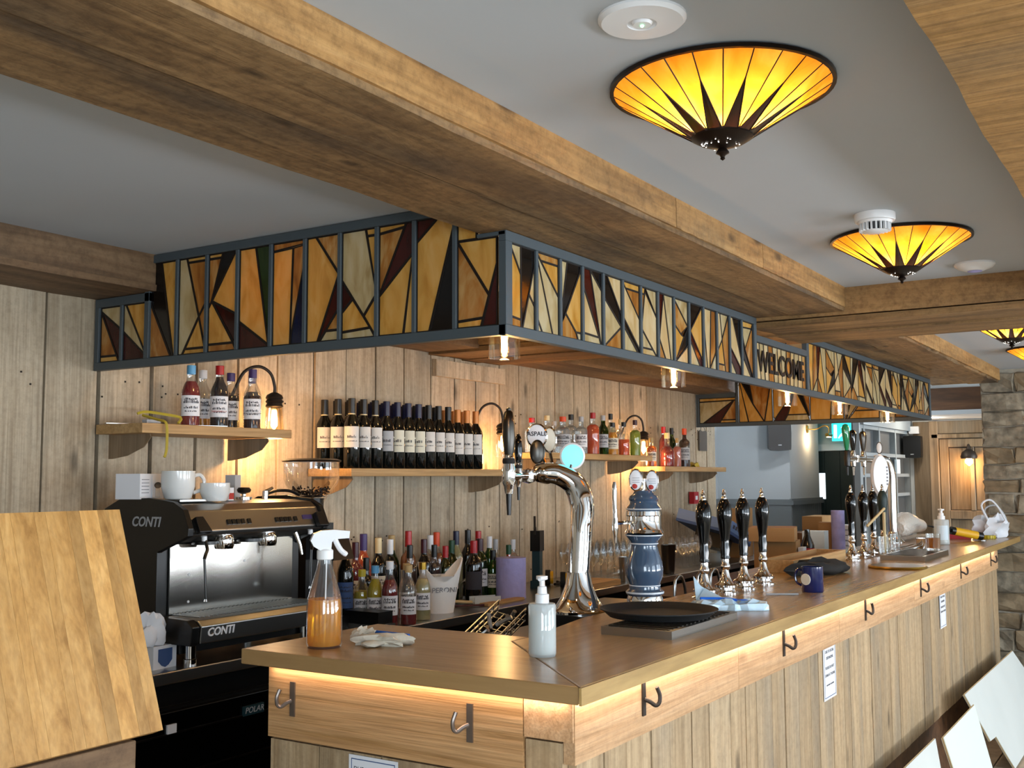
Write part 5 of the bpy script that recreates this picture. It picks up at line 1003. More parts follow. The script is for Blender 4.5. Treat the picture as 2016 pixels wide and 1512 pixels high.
bm = NB(); q = (3.3506, 1.6956, 0.9300); box(bm, q[0]-.16, q[0]+.16, q[1]-.02, q[1]+.18, ZB+.0005, ZB+.03); tag(obj('cutting_board', bm, 'light_timber', bevel=.003), 'thick wooden chopping board beside the chrome font foot', 'board')
bm = NB(); q = (2.4714, 1.7619, 0.9300); box(bm, q[0]-.2, q[0]+.12, q[1]-.02, q[1]+.03, ZB+.0005, ZB+.012); tag(obj('flat_board', bm, 'light_timber'), 'thin wooden strip lying in front of the paper roll', 'board')
bm = NB(); q = (2.2090, 1.8045, 0.9300); tube(bm, [(q[0]-.05, q[1]+.05, ZB+.006), (q[0]+.06, q[1]-.04, ZB+.006)], .005, 8); tag(obj('marker_pen', bm, 'cap_maroon', smooth=True), 'slim dark maroon pen on the back counter', 'pen')
q = (2.3629, 1.8224, 0.9300); t = thing('clear_scoop', 'clear plastic scoop lying beside the ice bucket', 'scoop', (q[0], q[1], ZB), -.5)
b = NB(); box(b, -.07, .07, -.03, .03, .0, .004); box(b, -.07, .07, -.03, -.027, .004, .035); box(b, -.07, .07, .027, .03, .004, .035); obj('scoop_body', b, 'frosted', t); b = NB(); tube(b, [(-.07, 0, .01), (-.17, 0, .02)], .007, 8); obj('handle', b, 'wood_cork', t)
# black knock-out drawer in front of the cordial bottles
bm = NB(); q = (1.4588, 1.8814, 0.9300)
t = thing('knock_box', 'black plastic knock box beside the cordial bottles', 'knock box', (1.425, 1.76, ZB)); b = NB(); box(b, -.05, .05, -.1, .1, 0, .02); obj('steel_base', b, 'steel', t, bevel=.003); b = NB(); box(b, -.045, .045, -.09, .09, .02, .07); obj('tub', b, 'black_plastic', t, bevel=.012)
# glass rack basket dipped in the well
q = (0.9273, 0.8000, 1.0891)
t = thing('cutlery_basket', 'chrome wire basket tilted in the well behind the bar', 'basket', (0.9579-.05, .82, 1.03), .15, None, (.25, -.32, .1))
b = NB()
for i in range(9): box(b, -.14+i*.035, -.137+i*.035, -.05, .05, 0, .004); box(b, -.14+i*.035, -.137+i*.035, -.05, -.047, 0, .045); box(b, -.14+i*.035, -.137+i*.035, .047, .05, 0, .045)
for y in (-.05, -.025, 0, .025, .05): box(b, -.14, .145, y-.0015, y+.0015, 0, .004)
for z in (.022, .044): box(b, -.14, .145, -.051, -.047, z, z+.004); box(b, -.14, .145, .047, .051, z, z+.004)
obj('wire_frame', b, 'chrome', t)
for i in range(8):
    b = NB(); a = -.11+i*.03; tube(b, [(a, random.uniform(-.03, .03), .02), (a+random.uniform(-.02, .03), random.uniform(-.04, .04), .055)], .007, 6); obj('spirit_measure', b, 'steel', t)
# steel rail loops behind the hand pumps
for i, (u, lab) in enumerate((((1.8561, 0.6200, 1.1034), 'bent steel rail loop left of the hand pumps'), ((2.0725, 0.6200, 1.1042), 'bent steel rail loop behind the first hand pump'), ((2.2096, 0.6200, 1.1029), 'bent steel rail loop behind the second hand pump'))):
    b = NB(); x = u[0]; tube(b, smoothpath([(x-.03, .60, .82), (x-.03, .60, 1.10), (x-.01, .60, 1.145), (x+.03, .60, 1.15), (x+.06, .60, 1.12), (x+.075, .60, 1.05), (x+.08, .60, .82)], 5), .006, 8)
    tag(obj('steel_loop', b, 'steel', smooth=True), lab, 'rail', 'steel rail loops behind the bar')
bm = NB(); box(bm, 1.76, 3.6, .56, 1.0, 0, .818); tag(obj('sink_unit', bm, 'dark_steel', bevel=.005), 'steel sink unit behind the hand pumps', 'sink')
# ================================================================ THINGS ON THE BAR TOP
q = (0.1296, 0.8184, 1.1000)
t = thing('spray_bottle', 'clear trigger spray bottle half full of amber cleaner', 'spray bottle', (q[0], q[1], ZC), facing(q[0], q[1])+PI/2+.1)
b = NB(); lathe(b, [(0, 0), (.042, 0), (.046, .008), (.046, .10), (.043, .125), (.03, .17), (.021, .20), (.018, .215), (.018, .225)], 24); obj('bottle', b, 'clear_bottle', t, smooth=True)
b = NB(); lathe(b, [(0, .006), (.040, .006), (.043, .012), (.043, .10), (.041, .122), (0, .122)], 24); obj('cleaner_fluid', b, 'liq_amber', t, smooth=True)
b = NB(); tube(b, [(0, 0, .01), (.004, 0, .22)], .002, 6); obj('dip_tube', b, 'white_plastic', t)
b = NB(); lathe(b, [(.019, .222), (.021, .224), (.021, .245), (.015, .25)], 18); obj('collar', b, 'matt_white', t, smooth=True)
b = NB(); prism(b, [(-.014, 0), (.014, 0), (.016, .02), (.022, .028), (.06, .03), (.062, .048), (.02, .052), (-.01, .05), (-.03, .042), (-.038, .025), (-.03, .01)], .03, frame_m((0, .015, .246), (1, 0, 0), (0, 0, 1))); obj('trigger_head', b, 'white_plastic', t, bevel=.005)
b = NB(); tube(b, smoothpath([(.024, 0, .276), (.032, 0, .258), (.042, 0, .243), (.056, 0, .232)], 4), [.007]*12+[.005], 8); obj('trigger', b, 'white_plastic', t, smooth=True)
q = (0.3012, 0.2707, 1.1000)
def pump_bottle(label, loc, r, h, fill=.8):
    t = thing('pump_bottle', label, 'pump bottle', loc, .3, 'hand gel pump bottles')
    b = NB(); lathe(b, [(0, 0), (r*.94, 0), (r, .006), (r, h*.96), (r*.93, h), (r*.45, h+.002)], 24); obj('bottle', b, 'frosted', t, smooth=True)
    b = NB(); lathe(b, [(0, .004), (r*.95, .006), (r*.95, h*fill), (0, h*fill)], 24); obj('gel', b, 'liq_soap', t, smooth=True)
    b = NB(); lathe(b, [(r*.5, h), (r*.5, h+.022), (r*.36, h+.024), (r*.33, h+.04), (r*.2, h+.042), (r*.2, h+.055), (r*.42, h+.058), (r*.42, h+.066), (0, h+.068)], 18); obj('pump_head', b, 'white_plastic', t, smooth=True)
    b = NB(); tube(b, [(0, 0, h+.061), (-r*.75, 0, h+.059)], .004, 8); obj('nozzle', b, 'white_plastic', t)
    return t
pump_bottle('frosted pump bottle of hand gel at the bar corner', (q[0], q[1], ZC), .0335, .125)
q = (0.2073, 0.7205, 1.1000)
crumple('work_glove', 'crumpled off-white cotton work glove beside the spray bottle', 'glove', (q[0]+.02, q[1]-.02, ZC), .065, .035, .016, 'glove', 11, -.9, 3, .45)
q2 = (0.2313, 0.7800, 1.1000); crumple('cotton_glove', 'second balled-up cotton glove against the spray bottle', 'glove', (q2[0]+.035, q2[1]+.03, ZC), .024, .026, .018, 'glove', 5, .3, 3, .7)
for lab, a, b_, m_ in (('blue pen lying behind the cotton glove', (0.3606, 0.8481, 1.1000), (0.3522, 0.7336, 1.1000), 'pen_blue'), ('short red pencil lying behind the cotton glove', (0.2861, 0.7566, 1.1000), (0.3075, 0.7206, 1.1000), 'red')):
    b = NB(); tube(b, [(a[0]+.02, a[1]+.02, ZC+.0055), (b_[0]+.02, b_[1], ZC+.0055)], .005, 6); tag(obj('pen', b, m_), lab, 'pen')
# steel drip tray with round black tray
t = thing('drip_tray', 'rectangular steel drip tray under the round black tray', 'drip tray', (.93, .21, ZC))
b = NB(); box(b, -.24, .24, -.105, .105, 0, .022); obj('pan', b, 'steel', t, bevel=.002)
b = NB()
for i in range(16): box(b, -.225+i*.029, -.215+i*.029, -.09, .09, .0222, .0245)
obj('grid', b, 'dark_steel', t)
q = (0.9463, 0.2599, 1.1350)
t = thing('serving_tray', 'large round black serving tray on the steel drip tray', 'tray', (q[0], q[1], ZC+.0255))
b = NB(); lathe(b, [(0, 0), (.145, 0), (.165, .018), (.172, .02), (.172, .023), (.163, .022), (.145, .005), (0, .005)], 48); obj('tray_body', b, 'black_rubber', t, smooth=True)
def sheet(name, label, cat, loc, rz, w_, d, hz, mat, seed, nx=10, ny=6, pattern=None):
    rnd = random.Random(seed); t = thing(name, label, cat, loc, rz); bm = NB(); g = {}
    H = [[rnd.random() for _ in range(ny+1)] for _ in range(nx+1)]
    for top in (0, 1):
        for i in range(nx+1):
            for j in range(ny+1):
                e = min(i, nx-i, j, ny-j); x = (i/nx-.5)*w_+rnd.uniform(-.006, .006)*top; y = (j/ny-.5)*d*(.75+.5*H[i][0])
                g[i, j, top] = bm.verts.new((x, y, (.0005 if not top else .003+hz(i/nx, j/ny)+.022*H[i][j]*(.5 if e == 0 else 1))))
    for i in range(nx):
        for j in range(ny):
            bm.faces.new([g[a, b_, 1] for a, b_ in ((i, j), (i+1, j), (i+1, j+1), (i, j+1))]); bm.faces.new([g[a, b_, 0] for a, b_ in ((i, j), (i, j+1), (i+1, j+1), (i+1, j))])
    for i in range(nx):
        for j in (0, ny): bm.faces.new([g[i, j, 0], g[i+1, j, 0], g[i+1, j, 1], g[i, j, 1]])
    for j in range(ny):
        for i in (0, nx): bm.faces.new([g[i, j, 0], g[i, j+1, 0], g[i, j+1, 1], g[i, j, 1]])
    obj('film', bm, mat, t); return t, H
q = (1.4042, 0.1962, 1.1000)
t, H_ = sheet('wipes_packet', 'crumpled blue and white wipes packet beside the black tray', 'packet', (q[0], q[1]+.02, ZC), -.95, .23, .10, lambda a, b: .012, 'foil', 5)
b = NB(); tube(b, smoothpath([(-.10, .0, .036), (-.03, .005, .034), (.02, -.01, .03)], 4), .0045, 6); obj('blue_print', b, 'pen_blue', t, smooth=True); b = NB(); lathe(b, [(0, .004), (.013, .002), (.016, 0)], 12, Matrix.Translation((.035, -.012, .03)) @ Matrix.Diagonal((1.4, .8, 1, 1))); obj('blue_seal', b, 'pen_blue', t, smooth=True)
q = (1.6036, 0.3717, 1.1000); t = thing('wipe_sheet', 'stiff white wipe standing up behind the black tray', 'wipe', (q[0], q[1]+.02, ZC), -.9)
b = NB(); pr = [(-.03, 0), (.05, 0), (.03, .025), (-.005, .05), (-.026, .085)]; prism(b, pr, .004, frame_m((0, 0, 0), (1, .15, 0), (0, .35, 1))); prism(b, [(-.028, 0), (.08, 0), (.0, .045)], .003, frame_m((0, -.015, 0), (1, -.3, 0), (0, .5, 1))); obj('sheet', b, 'foil', t)
b = NB(); q = (1.8875, 0.2053, 1.1000); tube(b, [(q[0]-.03, q[1]+.05, ZC+.004), (q[0]+.03, q[1]-.05, ZC+.004)], .0035, 8); tag(obj('straw', b, 'label_grey'), 'clear plastic straw lying in front of the hand pumps', 'straw')
q = (2.0618, 0.1470, 1.1000)
t = mug('navy_mug', 'navy blue mug with round white emblem on the bar', q[0], q[1], ZC, .040, .093, 'navy', True, facing(q[0], q[1])-1.9, 'navy')
b = NB(); ang = 1.25
lathe(b, [(0, .001), (.021, .0005), (.021, -.002), (0, -.002)], 20, Matrix.Rotation(ang, 4, 'Z') @ Matrix.Translation((.0402, 0, .048)) @ Matrix.Rotation(PI/2, 4, 'Y')); obj('emblem', b, 'label_cream', t)
b = NB(); lathe(b, [(.0375, .0925), (.0402, .0932)], 24); obj('rim', b, 'cream_ceramic', t, smooth=True)
q = (3.2967, 0.1218, 1.1000)
t = thing('badge_plate', 'flat oval brass-edged pump badge lying on the bar', 'badge', (q[0], q[1], ZC))
b = NB(); lathe(b, [(0, 0), (.13, 0), (.134, .006), (.13, .012), (0, .012)], 36); obj('rim', b, 'brass', t, smooth=True); b = NB(); lathe(b, [(0, .014), (.118, .0125)], 36); obj('face', b, 'dark_steel', t, smooth=True)
# ---- chrome swan-neck font
ft = thing('beer_font', 'tall chrome swan-neck beer font with tap rail', 'beer font', (1.16, .65, ZC-.011))
def fpart(nm, b, mat, sm=True, bev=0.0): return obj(nm, b, mat, ft, smooth=sm, bevel=bev, world=True)
bx, by = 1.1715, .65
b = NB(); lathe(b, [(0, 0), (.095, 0), (.095, .008), (.08, .016), (.06, .05), (.045, .09), (.038, .13)], 28, Matrix.Translation((bx, by, ZC-.011))); fpart('foot', b, 'chrome')
TY = .80; zbar = 1.535
tb0, tb1 = 0.9807, 1.2423
top = (1.2145, 0.6200, 1.4277)
b = NB(); tube(b, smoothpath([(bx, by, ZC+.10), (bx+.005, by, 1.24), (bx+.02, by, 1.36), (bx+.035, by+.005, 1.44), (bx+.03, by+.03, 1.505), (bx+.0, by+.075, 1.54), (bx-.04, by+.12, 1.545), (tb1-.02, TY, zbar)], 6), [.034+.0004*i if i < 20 else .042-.0006*(i-20) for i in range(43)], 20); fpart('column', b, 'chrome')
b = NB(); tube(b, [(tb0, TY, zbar), (tb1+.02, TY, zbar)], .016, 14); lathe(b, [(0, -.026), (.022, -.02), (.026, 0), (.022, .02), (0, .026)], 14, Matrix.Translation(((tb0+tb1)/2-.01, TY, zbar))); fpart('tap_rail', b, 'chrome')
def tap(x, big=1.0, handle='black_gloss'):
    b = NB(); lathe(b, [(0, -.05), (.012, -.05), (.015, -.03), (.02, -.02), (.02, .02), (.016, .035), (.016, .05), (.013, .06)], 14, Matrix.Translation((x, TY-.0, zbar)) @ Matrix.Diagonal((big, big, big, 1))); fpart('tap_body', b, 'chrome')
    b = NB(); lathe(b, [(.016, .034), (.018, .038), (.018, .044), (.016, .05)], 14, Matrix.Translation((x, TY, zbar)) @ Matrix.Diagonal((big, big, big, 1))); fpart('tap_ring', b, 'black_rubber')
    b = NB(); lathe(b, [(.012, .06), (.014, .07), (.019, .11), (.018, .15), (.012, .18), (.007, .185), (.008, .19), (.0, .195)], 14, Matrix.Translation((x, TY, zbar)) @ Matrix.Diagonal((big, big, big, 1))); fpart('tap_handle', b, handle)
    b = NB(); lathe(b, [(.009, -.05), (.006, -.11), (0, -.11)], 10, Matrix.Translation((x, TY, zbar)) @ Matrix.Diagonal((big, big, big, 1))); fpart('spout', b, 'black_plastic')
tap(tb0, 1.15, 'dark_steel'); tap(1.0399, .72)
def lens_badge(par, c, r, mat, face, stem=None, rx=1.0, nm='badge', off=.0):
    d = Vector((CAMP.x-c[0], CAMP.y-c[1], 0)).normalized(); mx = frame_m(c, (-d.y, d.x, 0), (0, 0, 1)); S = Matrix.Diagonal((rx, 1, 1, 1))
    b = NB(); lathe(b, [(0, -.012), (r*.9, -.01), (r*1.1, .0), (r*1.1, .008), (r*.95, .012)], 28, mx @ S); o_ = obj(nm, b, mat, par, smooth=True, world=True)
    b = NB(); lathe(b, [(r*.97, .0095), (r*.6, .013), (0, .014)], 28, mx @ S); f_ = obj('badge_face', b, face, par, smooth=True, world=True)
    if stem:
        b = NB(); tube(b, stem, .006, 8); obj('badge_stem', b, 'chrome', par, smooth=True, world=True)
    return mx
c = (1.1448, 0.7900, 1.6151); lens_badge(ft, c, .038, 'dark_steel', 'dark_steel', [(c[0], c[1], c[2]-.03), (c[0]+.01, TY, zbar)], .62, 'badge_back')
c = (1.2416, 0.8500, 1.6744); m_ = lens_badge(ft, c, .040, 'chrome', 'paper', [(c[0], c[1], c[2]-.03), (c[0]+.01, TY, zbar)], .85)
text('ASPALL', .021, 'ink', ft, wmat(ft).inverted() @ m_ @ Matrix.Translation((0, .006, .0142)), depth=.0004, bold=.0004)
c = (1.2777, 0.8200, 1.6605); m_ = lens_badge(ft, c, .042, 'chrome', 'label_cream', [(c[0], c[1], c[2]-.04), (c[0]+.0, TY, zbar)], .55)
c = (1.2257, 0.7000, 1.6013); m_ = lens_badge(ft, c, .041, 'white_plastic', 'lens_cyan', [(c[0]-.01, c[1], c[2]-.03), (c[0]-.02, c[1], c[2]-.055)], .95)
# ---- blue ceramic font
q = (1.2951, 0.4700, 1.1194)
bf_ = thing('ceramic_font', 'slate blue ceramic beer font with chrome collar and two badges', 'beer font', (q[0], .47, ZC))
k = (1.4943-ZC)/.40
def L(nm, pr, mat, n=28): b = NB(); lathe(b, [(r, z*k) for r, z in pr], n, None); return obj(nm, b, mat, bf_, smooth=True)
L('foot', [(0, 0), (.066, 0), (.066, .008), (.058, .014), (.06, .03), (.054, .045)], 'chrome')
L('ceramic_body', [(.056, .042), (.062, .048), (.062, .056), (.052, .064), (.05, .078), (.052, .085), (.06, .105), (.062, .13), (.058, .155), (.048, .185), (.043, .205), (.046, .222), (.058, .236), (.062, .245)], 'font_blue')
L('ceramic_line', [(.0625, .050), (.0632, .053), (.0625, .056)], 'font_line'); L('ceramic_line', [(.0515, .074), (.0525, .076), (.0515, .078)], 'font_line'); L('ceramic_line', [(.0465, .212), (.0475, .214), (.0465, .216)], 'font_line'); L('ceramic_line', [(.061, .2395), (.063, .2415), (.063, .2435)], 'font_line')
L('chrome_collar', [(.05, .245), (.064, .25), (.06, .258), (.057, .262), (.057, .305), (.06, .308), (.058, .322), (.05, .325)], 'chrome')
L('ceramic_cap', [(.052, .322), (.058, .328), (.056, .335), (.048, .345), (.046, .355), (.050, .362), (.046, .372), (.036, .378), (.03, .39), (0, .395)], 'font_blue')
L('ceramic_line', [(.0575, .327), (.059, .329), (.0575, .331)], 'font_line')
b = NB(); tube(b, [(-.05, .02, .285*k), (-.12, .045, .285*k)], .006, 8); tube(b, smoothpath([(-.12, .045, .22*k), (-.121, .045, .27*k), (-.12, .045, .31*k), (-.124, .045, .36*k), (-.122, .045, .42*k)], 4), [.004, .005, .006, .009, .01, .01, .009, .008, .007, .007, .007, .007, .007, .008, .008, .007, .005], 10); obj('side_tap', b, 'chrome', bf_, smooth=True)
b = NB(); tube(b, [(0, 0, .39*k), (0, 0, .43*k)], .006, 8); tube(b, [(-.03, .0, .425*k), (.03, 0, .425*k)], .006, 8); obj('badge_bracket', b, 'chrome', bf_, smooth=True)
for u in ((1.2397, 0.4700, 1.5199), (1.3432, 0.4600, 1.5161)):
    m_ = lens_badge(bf_, (u[0], u[1], u[2]), .034, 'chrome', 'paper', None, .62)
    b = NB(); im = wmat(bf_).inverted() @ m_
    for i in range(3): box(b, -.012, .012, .006-i*.007, .0075-i*.007, .0135, .0145, im)
    obj('badge_print', b, 'ink_grey', bf_); b = NB(); lathe(b, [(0, .0155), (.009, .013)], 8, im @ Matrix.Translation((-.004, -.02, 0))); obj('badge_motif', b, 'ink_red', bf_)
# ---- hand pumps
HP = {}
def hand_pump(label, x, y, z=ZC, s=1.0, mat='black_gloss', group='hand pumps on the bar'):
    t = thing('hand_pump', label, 'hand pump', (x, y, z), .3, group)
    def mk(key, pr, mat_, n=20):
        if (key, mat_) not in HP: b = NB(); lathe(b, pr, n); HP[(key, mat_)] = mesh(key, b, mat_, True)
        put(key, HP[(key, mat_)], t)
    mk('base', [(0, 0), (.046, 0), (.046, .004), (.034, .008), (.030, .016), (.042, .022), (.042, .03), (.026, .04), (.017, .06), (.012, .085), (.018, .094), (.018, .102), (.014, .108), (.014, .125)], 'chrome')
    mk('handle', [(.014, .125), (.0175, .128), (.016, .14), (.0185, .16), (.0155, .18), (.017, .205), (.0235, .25), (.0285, .285), (.028, .305), (.0235, .325), (.0135, .345), (.008, .348)], mat)
    mk('ferrule', [(.0095, .345), (.010, .352), (.006, .358), (.006, .362), (.0085, .366), (.006, .372), (.0055, .376), (.004, .382), (0, .384)], 'chrome')
    return t
for lab, u in (('black hand pump nearest the wipes packet, first of the near four', (1.6611, 0.4100, 1.4817)), ('black hand pump, second of the near four', (1.8620, 0.4100, 1.4793)), ('black hand pump, third of the near four', (2.0534, 0.4100, 1.4769)), ('black hand pump, fourth of the near four, by navy mug', (2.2733, 0.4100, 1.4804))): hand_pump(lab, u[0], .41)
for lab, u, m_ in (('black hand pump, first of the far four', (3.6737, 0.4300, 1.4831), 'black_gloss'), ('black hand pump, second of the far four', (3.9131, 0.4300, 1.4811), 'black_gloss'), ('black hand pump, third of the far four', (4.1152, 0.4300, 1.4795), 'black_gloss'), ('dark green hand pump, last of the far four', (4.3305, 0.4300, 1.4834), 'dark_green')): hand_pump(lab, u[0], .43, mat=m_)
# ================================================================ FAR END OF THE BAR
q = (5.0515, 0.6200, 1.0892); fx0 = 5.2936
f2 = thing('beer_font', 'chrome arched beer font at the far end with white oval badge', 'beer font', (fx0, .60, ZC))
b = NB(); lathe(b, [(0, 0), (.07, 0), (.07, .006), (.045, .03), (.034, .07)], 22); obj('foot', b, 'chrome', f2, smooth=True)
zt = 1.6341-ZC; xr = 4.4806-fx0
b = NB(); tube(b, smoothpath([(0, 0, .06), (.0, 0, zt*.5), (0, 0, zt*.8), (-.02, .02, zt*.97), (-.07, .05, zt), (-.13, .06, zt)], 5), .03, 16); obj('column', b, 'chrome', f2, smooth=True)
b = NB(); tube(b, [(-.08, .06, zt), (xr, .06, zt-.0)], .02, 12); lathe(b, [(0, -.028), (.026, -.02), (.026, .02), (0, .028)], 14, Matrix.Translation((xr+.18, .06, zt))); obj('tap_rail', b, 'chrome', f2, smooth=True)
def ftap(x, hm, hh, lean=0.0, flat=False):
    b = NB(); lathe(b, [(0, -.05), (.016, -.045), (.02, 0), (.016, .04), (.013, .05)], 12, Matrix.Translation((x, .06, zt))); lathe(b, [(.008, -.05), (.005, -.10), (0, -.10)], 8, Matrix.Translation((x, .06, zt))); obj('tap_body', b, 'chrome' if not flat else 'black_plastic', f2, smooth=True)
    b = NB(); lathe(b, [(.014, .05), (.02, .07), (.03, .07+hh*.55), (.032, .07+hh*.85), (.02, .07+hh), (0, .075+hh)], 12, Matrix.Translation((x, .06, zt)) @ Matrix.Rotation(lean, 4, 'Y') @ Matrix.Diagonal((1, .7, 1, 1))); obj('tap_handle', b, hm, f2, smooth=True)
paint('green_enamel', '#0d7a4c', .1, coat=.6)
ftap(xr, 'green_enamel', .13, -.12, True); ftap(4.6146-fx0, 'black_gloss', .10); ftap(4.8487-fx0, 'dark_steel', .10)
c = (4.6620, 0.5200, 1.5355); mxb = frame_m(c, (.75, -.66, 0), (0, 0, 1))
b = NB(); lathe(b, [(0, -.02), (.9, -.016), (1, 0), (.9, .016), (0, .024)], 28, mxb @ Matrix.Diagonal((.06, .125, 1, 1))); obj('oval_badge', b, 'white_plastic', f2, smooth=True, world=True)
b = NB()
for i in range(6): box(b, .034, .042, -.06+i*.02, -.05+i*.02, .018, .0215, mxb)
obj('badge_print', b, 'ink_grey', f2, world=True)
c = (4.8367, 0.5600, 1.7007); lens_badge(f2, c, .034, 'dark_steel', 'matt_white', [(c[0], c[1], c[2]-.03), (c[0]+.0, .58, c[2]-.09)], .5, 'round_badge')
# pump clip and tall glass near the far pumps
q = (4.1211, 0.3600, 1.1788); t = thing('pump_clip', 'round cream pump clip leaning against the far pumps', 'pump clip', (q[0], .36, ZC)); b = NB(); lathe(b, [(0, -.004), (.04, -.004), (.042, 0), (.04, .004), (0, .005)], 26, Matrix.Translation((0, 0, .06)) @ Matrix.Rotation(PI/2-.2, 4, 'X') @ Matrix.Diagonal((.7, 1.35, 1, 1))); obj('disc', b, 'label_cream', t, smooth=True)
b = NB(); lathe(b, [(.02, .0045), (.023, .0056), (.026, .0045)], 26, Matrix.Translation((0, -.002, .06)) @ Matrix.Rotation(PI/2-.2, 4, 'X') @ Matrix.Diagonal((.7, 1.35, 1, 1))); obj('ring_print', b, 'ink_grey', t, smooth=True)
a, c = (3.8619, 0.4000, 1.2653), (3.9944, 0.3400, 1.3558); b = NB(); tube(b, [a, c], .007, 6); tube(b, [(c[0]-.02, c[1], ZC+.001), ((c[0]*.9+a[0]*.1), c[1], c[2]-.02)], .008, 6); tag(obj('wooden_slat', b, 'wood_cork'), 'pale crossed wooden slats leaning on the far pumps', 'slat')
for u, lab in (((3.9211, 0.4656, 1.1000), 'small empty tumbler beside the first far pump'), ((4.1805, 0.4725, 1.1000), 'small empty tumbler among the far pumps')):
    t = thing('tumbler', lab, 'glass', (u[0], .33, ZC)); b = NB(); lathe(b, [(0, .004), (.024, .002), (.03, .11), (.028, .11), (.022, .01), (0, .01)], 16); obj('glass', b, 'glass', t, smooth=True)
# drip tray with whisky tumbler, small pump bottle, red box, sealant gun, bag
t = thing('drip_tray', 'small steel drip tray under the tumbler of whisky', 'drip tray', (4.05, .20, ZC), 0)
b = NB(); box(b, -.30, .30, -.11, .11, 0, .024); obj('pan', b, 'steel', t, bevel=.002); b = NB()
for i in range(14): box(b, -.27+i*.04, -.255+i*.04, -.09, .09, .0245, .027)
obj('grid', b, 'dark_steel', t)
q = (4.1751, 0.1331, 1.1280)
t = thing('whisky_tumbler', 'short tumbler half full of amber drink on drip tray', 'glass', (q[0], q[1], ZC+.0275))
b = NB(); lathe(b, [(0, 0), (.034, 0), (.038, .09), (.036, .09), (.033, .014), (0, .014)], 20); obj('glass', b, 'glass', t, smooth=True); b = NB(); lathe(b, [(0, .015), (.0325, .015), (.035, .068), (0, .068)], 20); obj('drink', b, 'liq_whisky', t, smooth=True)
q = (5.2076, 0.2859, 1.1000); t = pump_bottle('small white labelled pump bottle beyond the whisky tumbler', (q[0], q[1], ZC), .045, .155, .7); b = NB(); lathe(b, [(.0458, .03), (.0458, .12)], 10, None, facing(q[0], q[1])-.3-.9, facing(q[0], q[1])-.3+.9); obj('label', b, 'tub_white', t)
q = (6.2316, 0.3370, 1.1000); t = boxthing('red_tray', 'shallow red plastic tray near the stone wall', 'tray', 5.98, .36, ZC, .22, .20, .06, 'red', .3)
a, c = (6.1424, 0.2289, 1.1000), (6.1714, 0.4200, 1.2150)
t = thing('sealant_gun', 'black and yellow sealant tube lying on the bar', 'sealant tube', (a[0]-.1, a[1], ZC)); 
pA, pB = Vector((5.75, .14, ZC+.028)), Vector((5.55, .36, ZC+.085)); d = (pB-pA)
b = NB(); tube(b, [pA, pA+d*.75], .026, 14); obj('tube', b, 'black_plastic', t, smooth=True, world=True); b = NB(); tube(b, [pA+d*.12, pA+d*.66], .0268, 14, False); obj('label', b, 'yellow', t, smooth=True, world=True); b = NB(); tube(b, [pA+d*.75, pA+d*1.3], [.012, .004], 8); obj('nozzle', b, 'black_plastic', t, smooth=True, world=True); b = NB(); lathe(b, [(0, 0), (.027, 0), (.027, .004), (0, .004)], 12, Matrix.Translation(pA-Vector((0, 0, .028)))); obj('end_cap', b, 'steel', t, world=True)
q = (6.0483, 0.1394, 1.1000); t = thing('yellow_clip', 'yellow ribbed plastic cap beside the white bag', 'cap', (q[0]-.02, q[1], ZC)); b = NB(); lathe(b, [(0, 0), (.04, 0), (.04, .022), (0, .024)], 16); obj('cap', b, 'cap_yellow', t, smooth=True); b = NB()
for k in range(14): box(b, .039, .043, -.004, .004, .001, .021, Matrix.Rotation(k*2*PI/14, 4, 'Z'))
obj('rib', b, 'cap_yellow', t)
# white bag with loop handles
q = (6.5148, 0.0851, 1.1000)
t = crumple('carrier_bag', 'white plastic carrier bag with loop handles by stone wall', 'bag', (6.2, .13, ZC), .075, .10, .075, 'cap_white', 31, .4, 3, .8)
b = NB(); tube(b, smoothpath([(-.05, .04, .10), (-.05, .09, .22), (-.04, .03, .26), (-.03, -.03, .20), (-.02, -.08, .10)], 5), .007, 6); obj('handle', b, 'cap_white', t, smooth=True); b = NB(); tube(b, smoothpath([(.02, .02, .10), (.03, .05, .19), (.03, -.02, .22), (.03, -.08, .15), (.03, -.10, .06)], 5), .006, 6); obj('handle', b, 'label_grey', t, smooth=True)
# bubble wrap
b = NB(); P0, P1, P2, P3 = Vector((5.42, .60, ZC+.085)), Vector((5.6, .59, ZC+.11)), Vector((5.85, .58, ZC+.09)), Vector((6.15, .60, ZC+.07))
tube(b, smoothpath([P0, P1, P2, P3], 6), [.042, .06, .07, .075, .078, .08, .078, .075, .07, .066, .06, .056, .052, .05, .048, .048, .045, .04, .03], 14)
tag(obj('bubble_wrap', b, 'bubble', smooth=True), 'loose roll of clear bubble wrap beyond the far pumps', 'bubble wrap')
q = (4.7184, 0.3781, 1.1000); t = thing('steel_ladle', 'jumble of steel bar tools beside the drip tray', 'bar tools', (4.78, .30, ZC)); b = NB(); lathe(b, [(0, .0), (.05, .0), (.055, .06), (.05, .06), (.045, .006), (0, .006)], 18); obj('jigger', b, 'chrome', t, smooth=True)
for i in range(4):
    b = NB(); tube(b, [(-.16-.03*i, .05*i-.02, .006), (-.03, .02*i, .012+.004*i)], .005, 6); obj('spoon', b, 'steel', t, smooth=True)
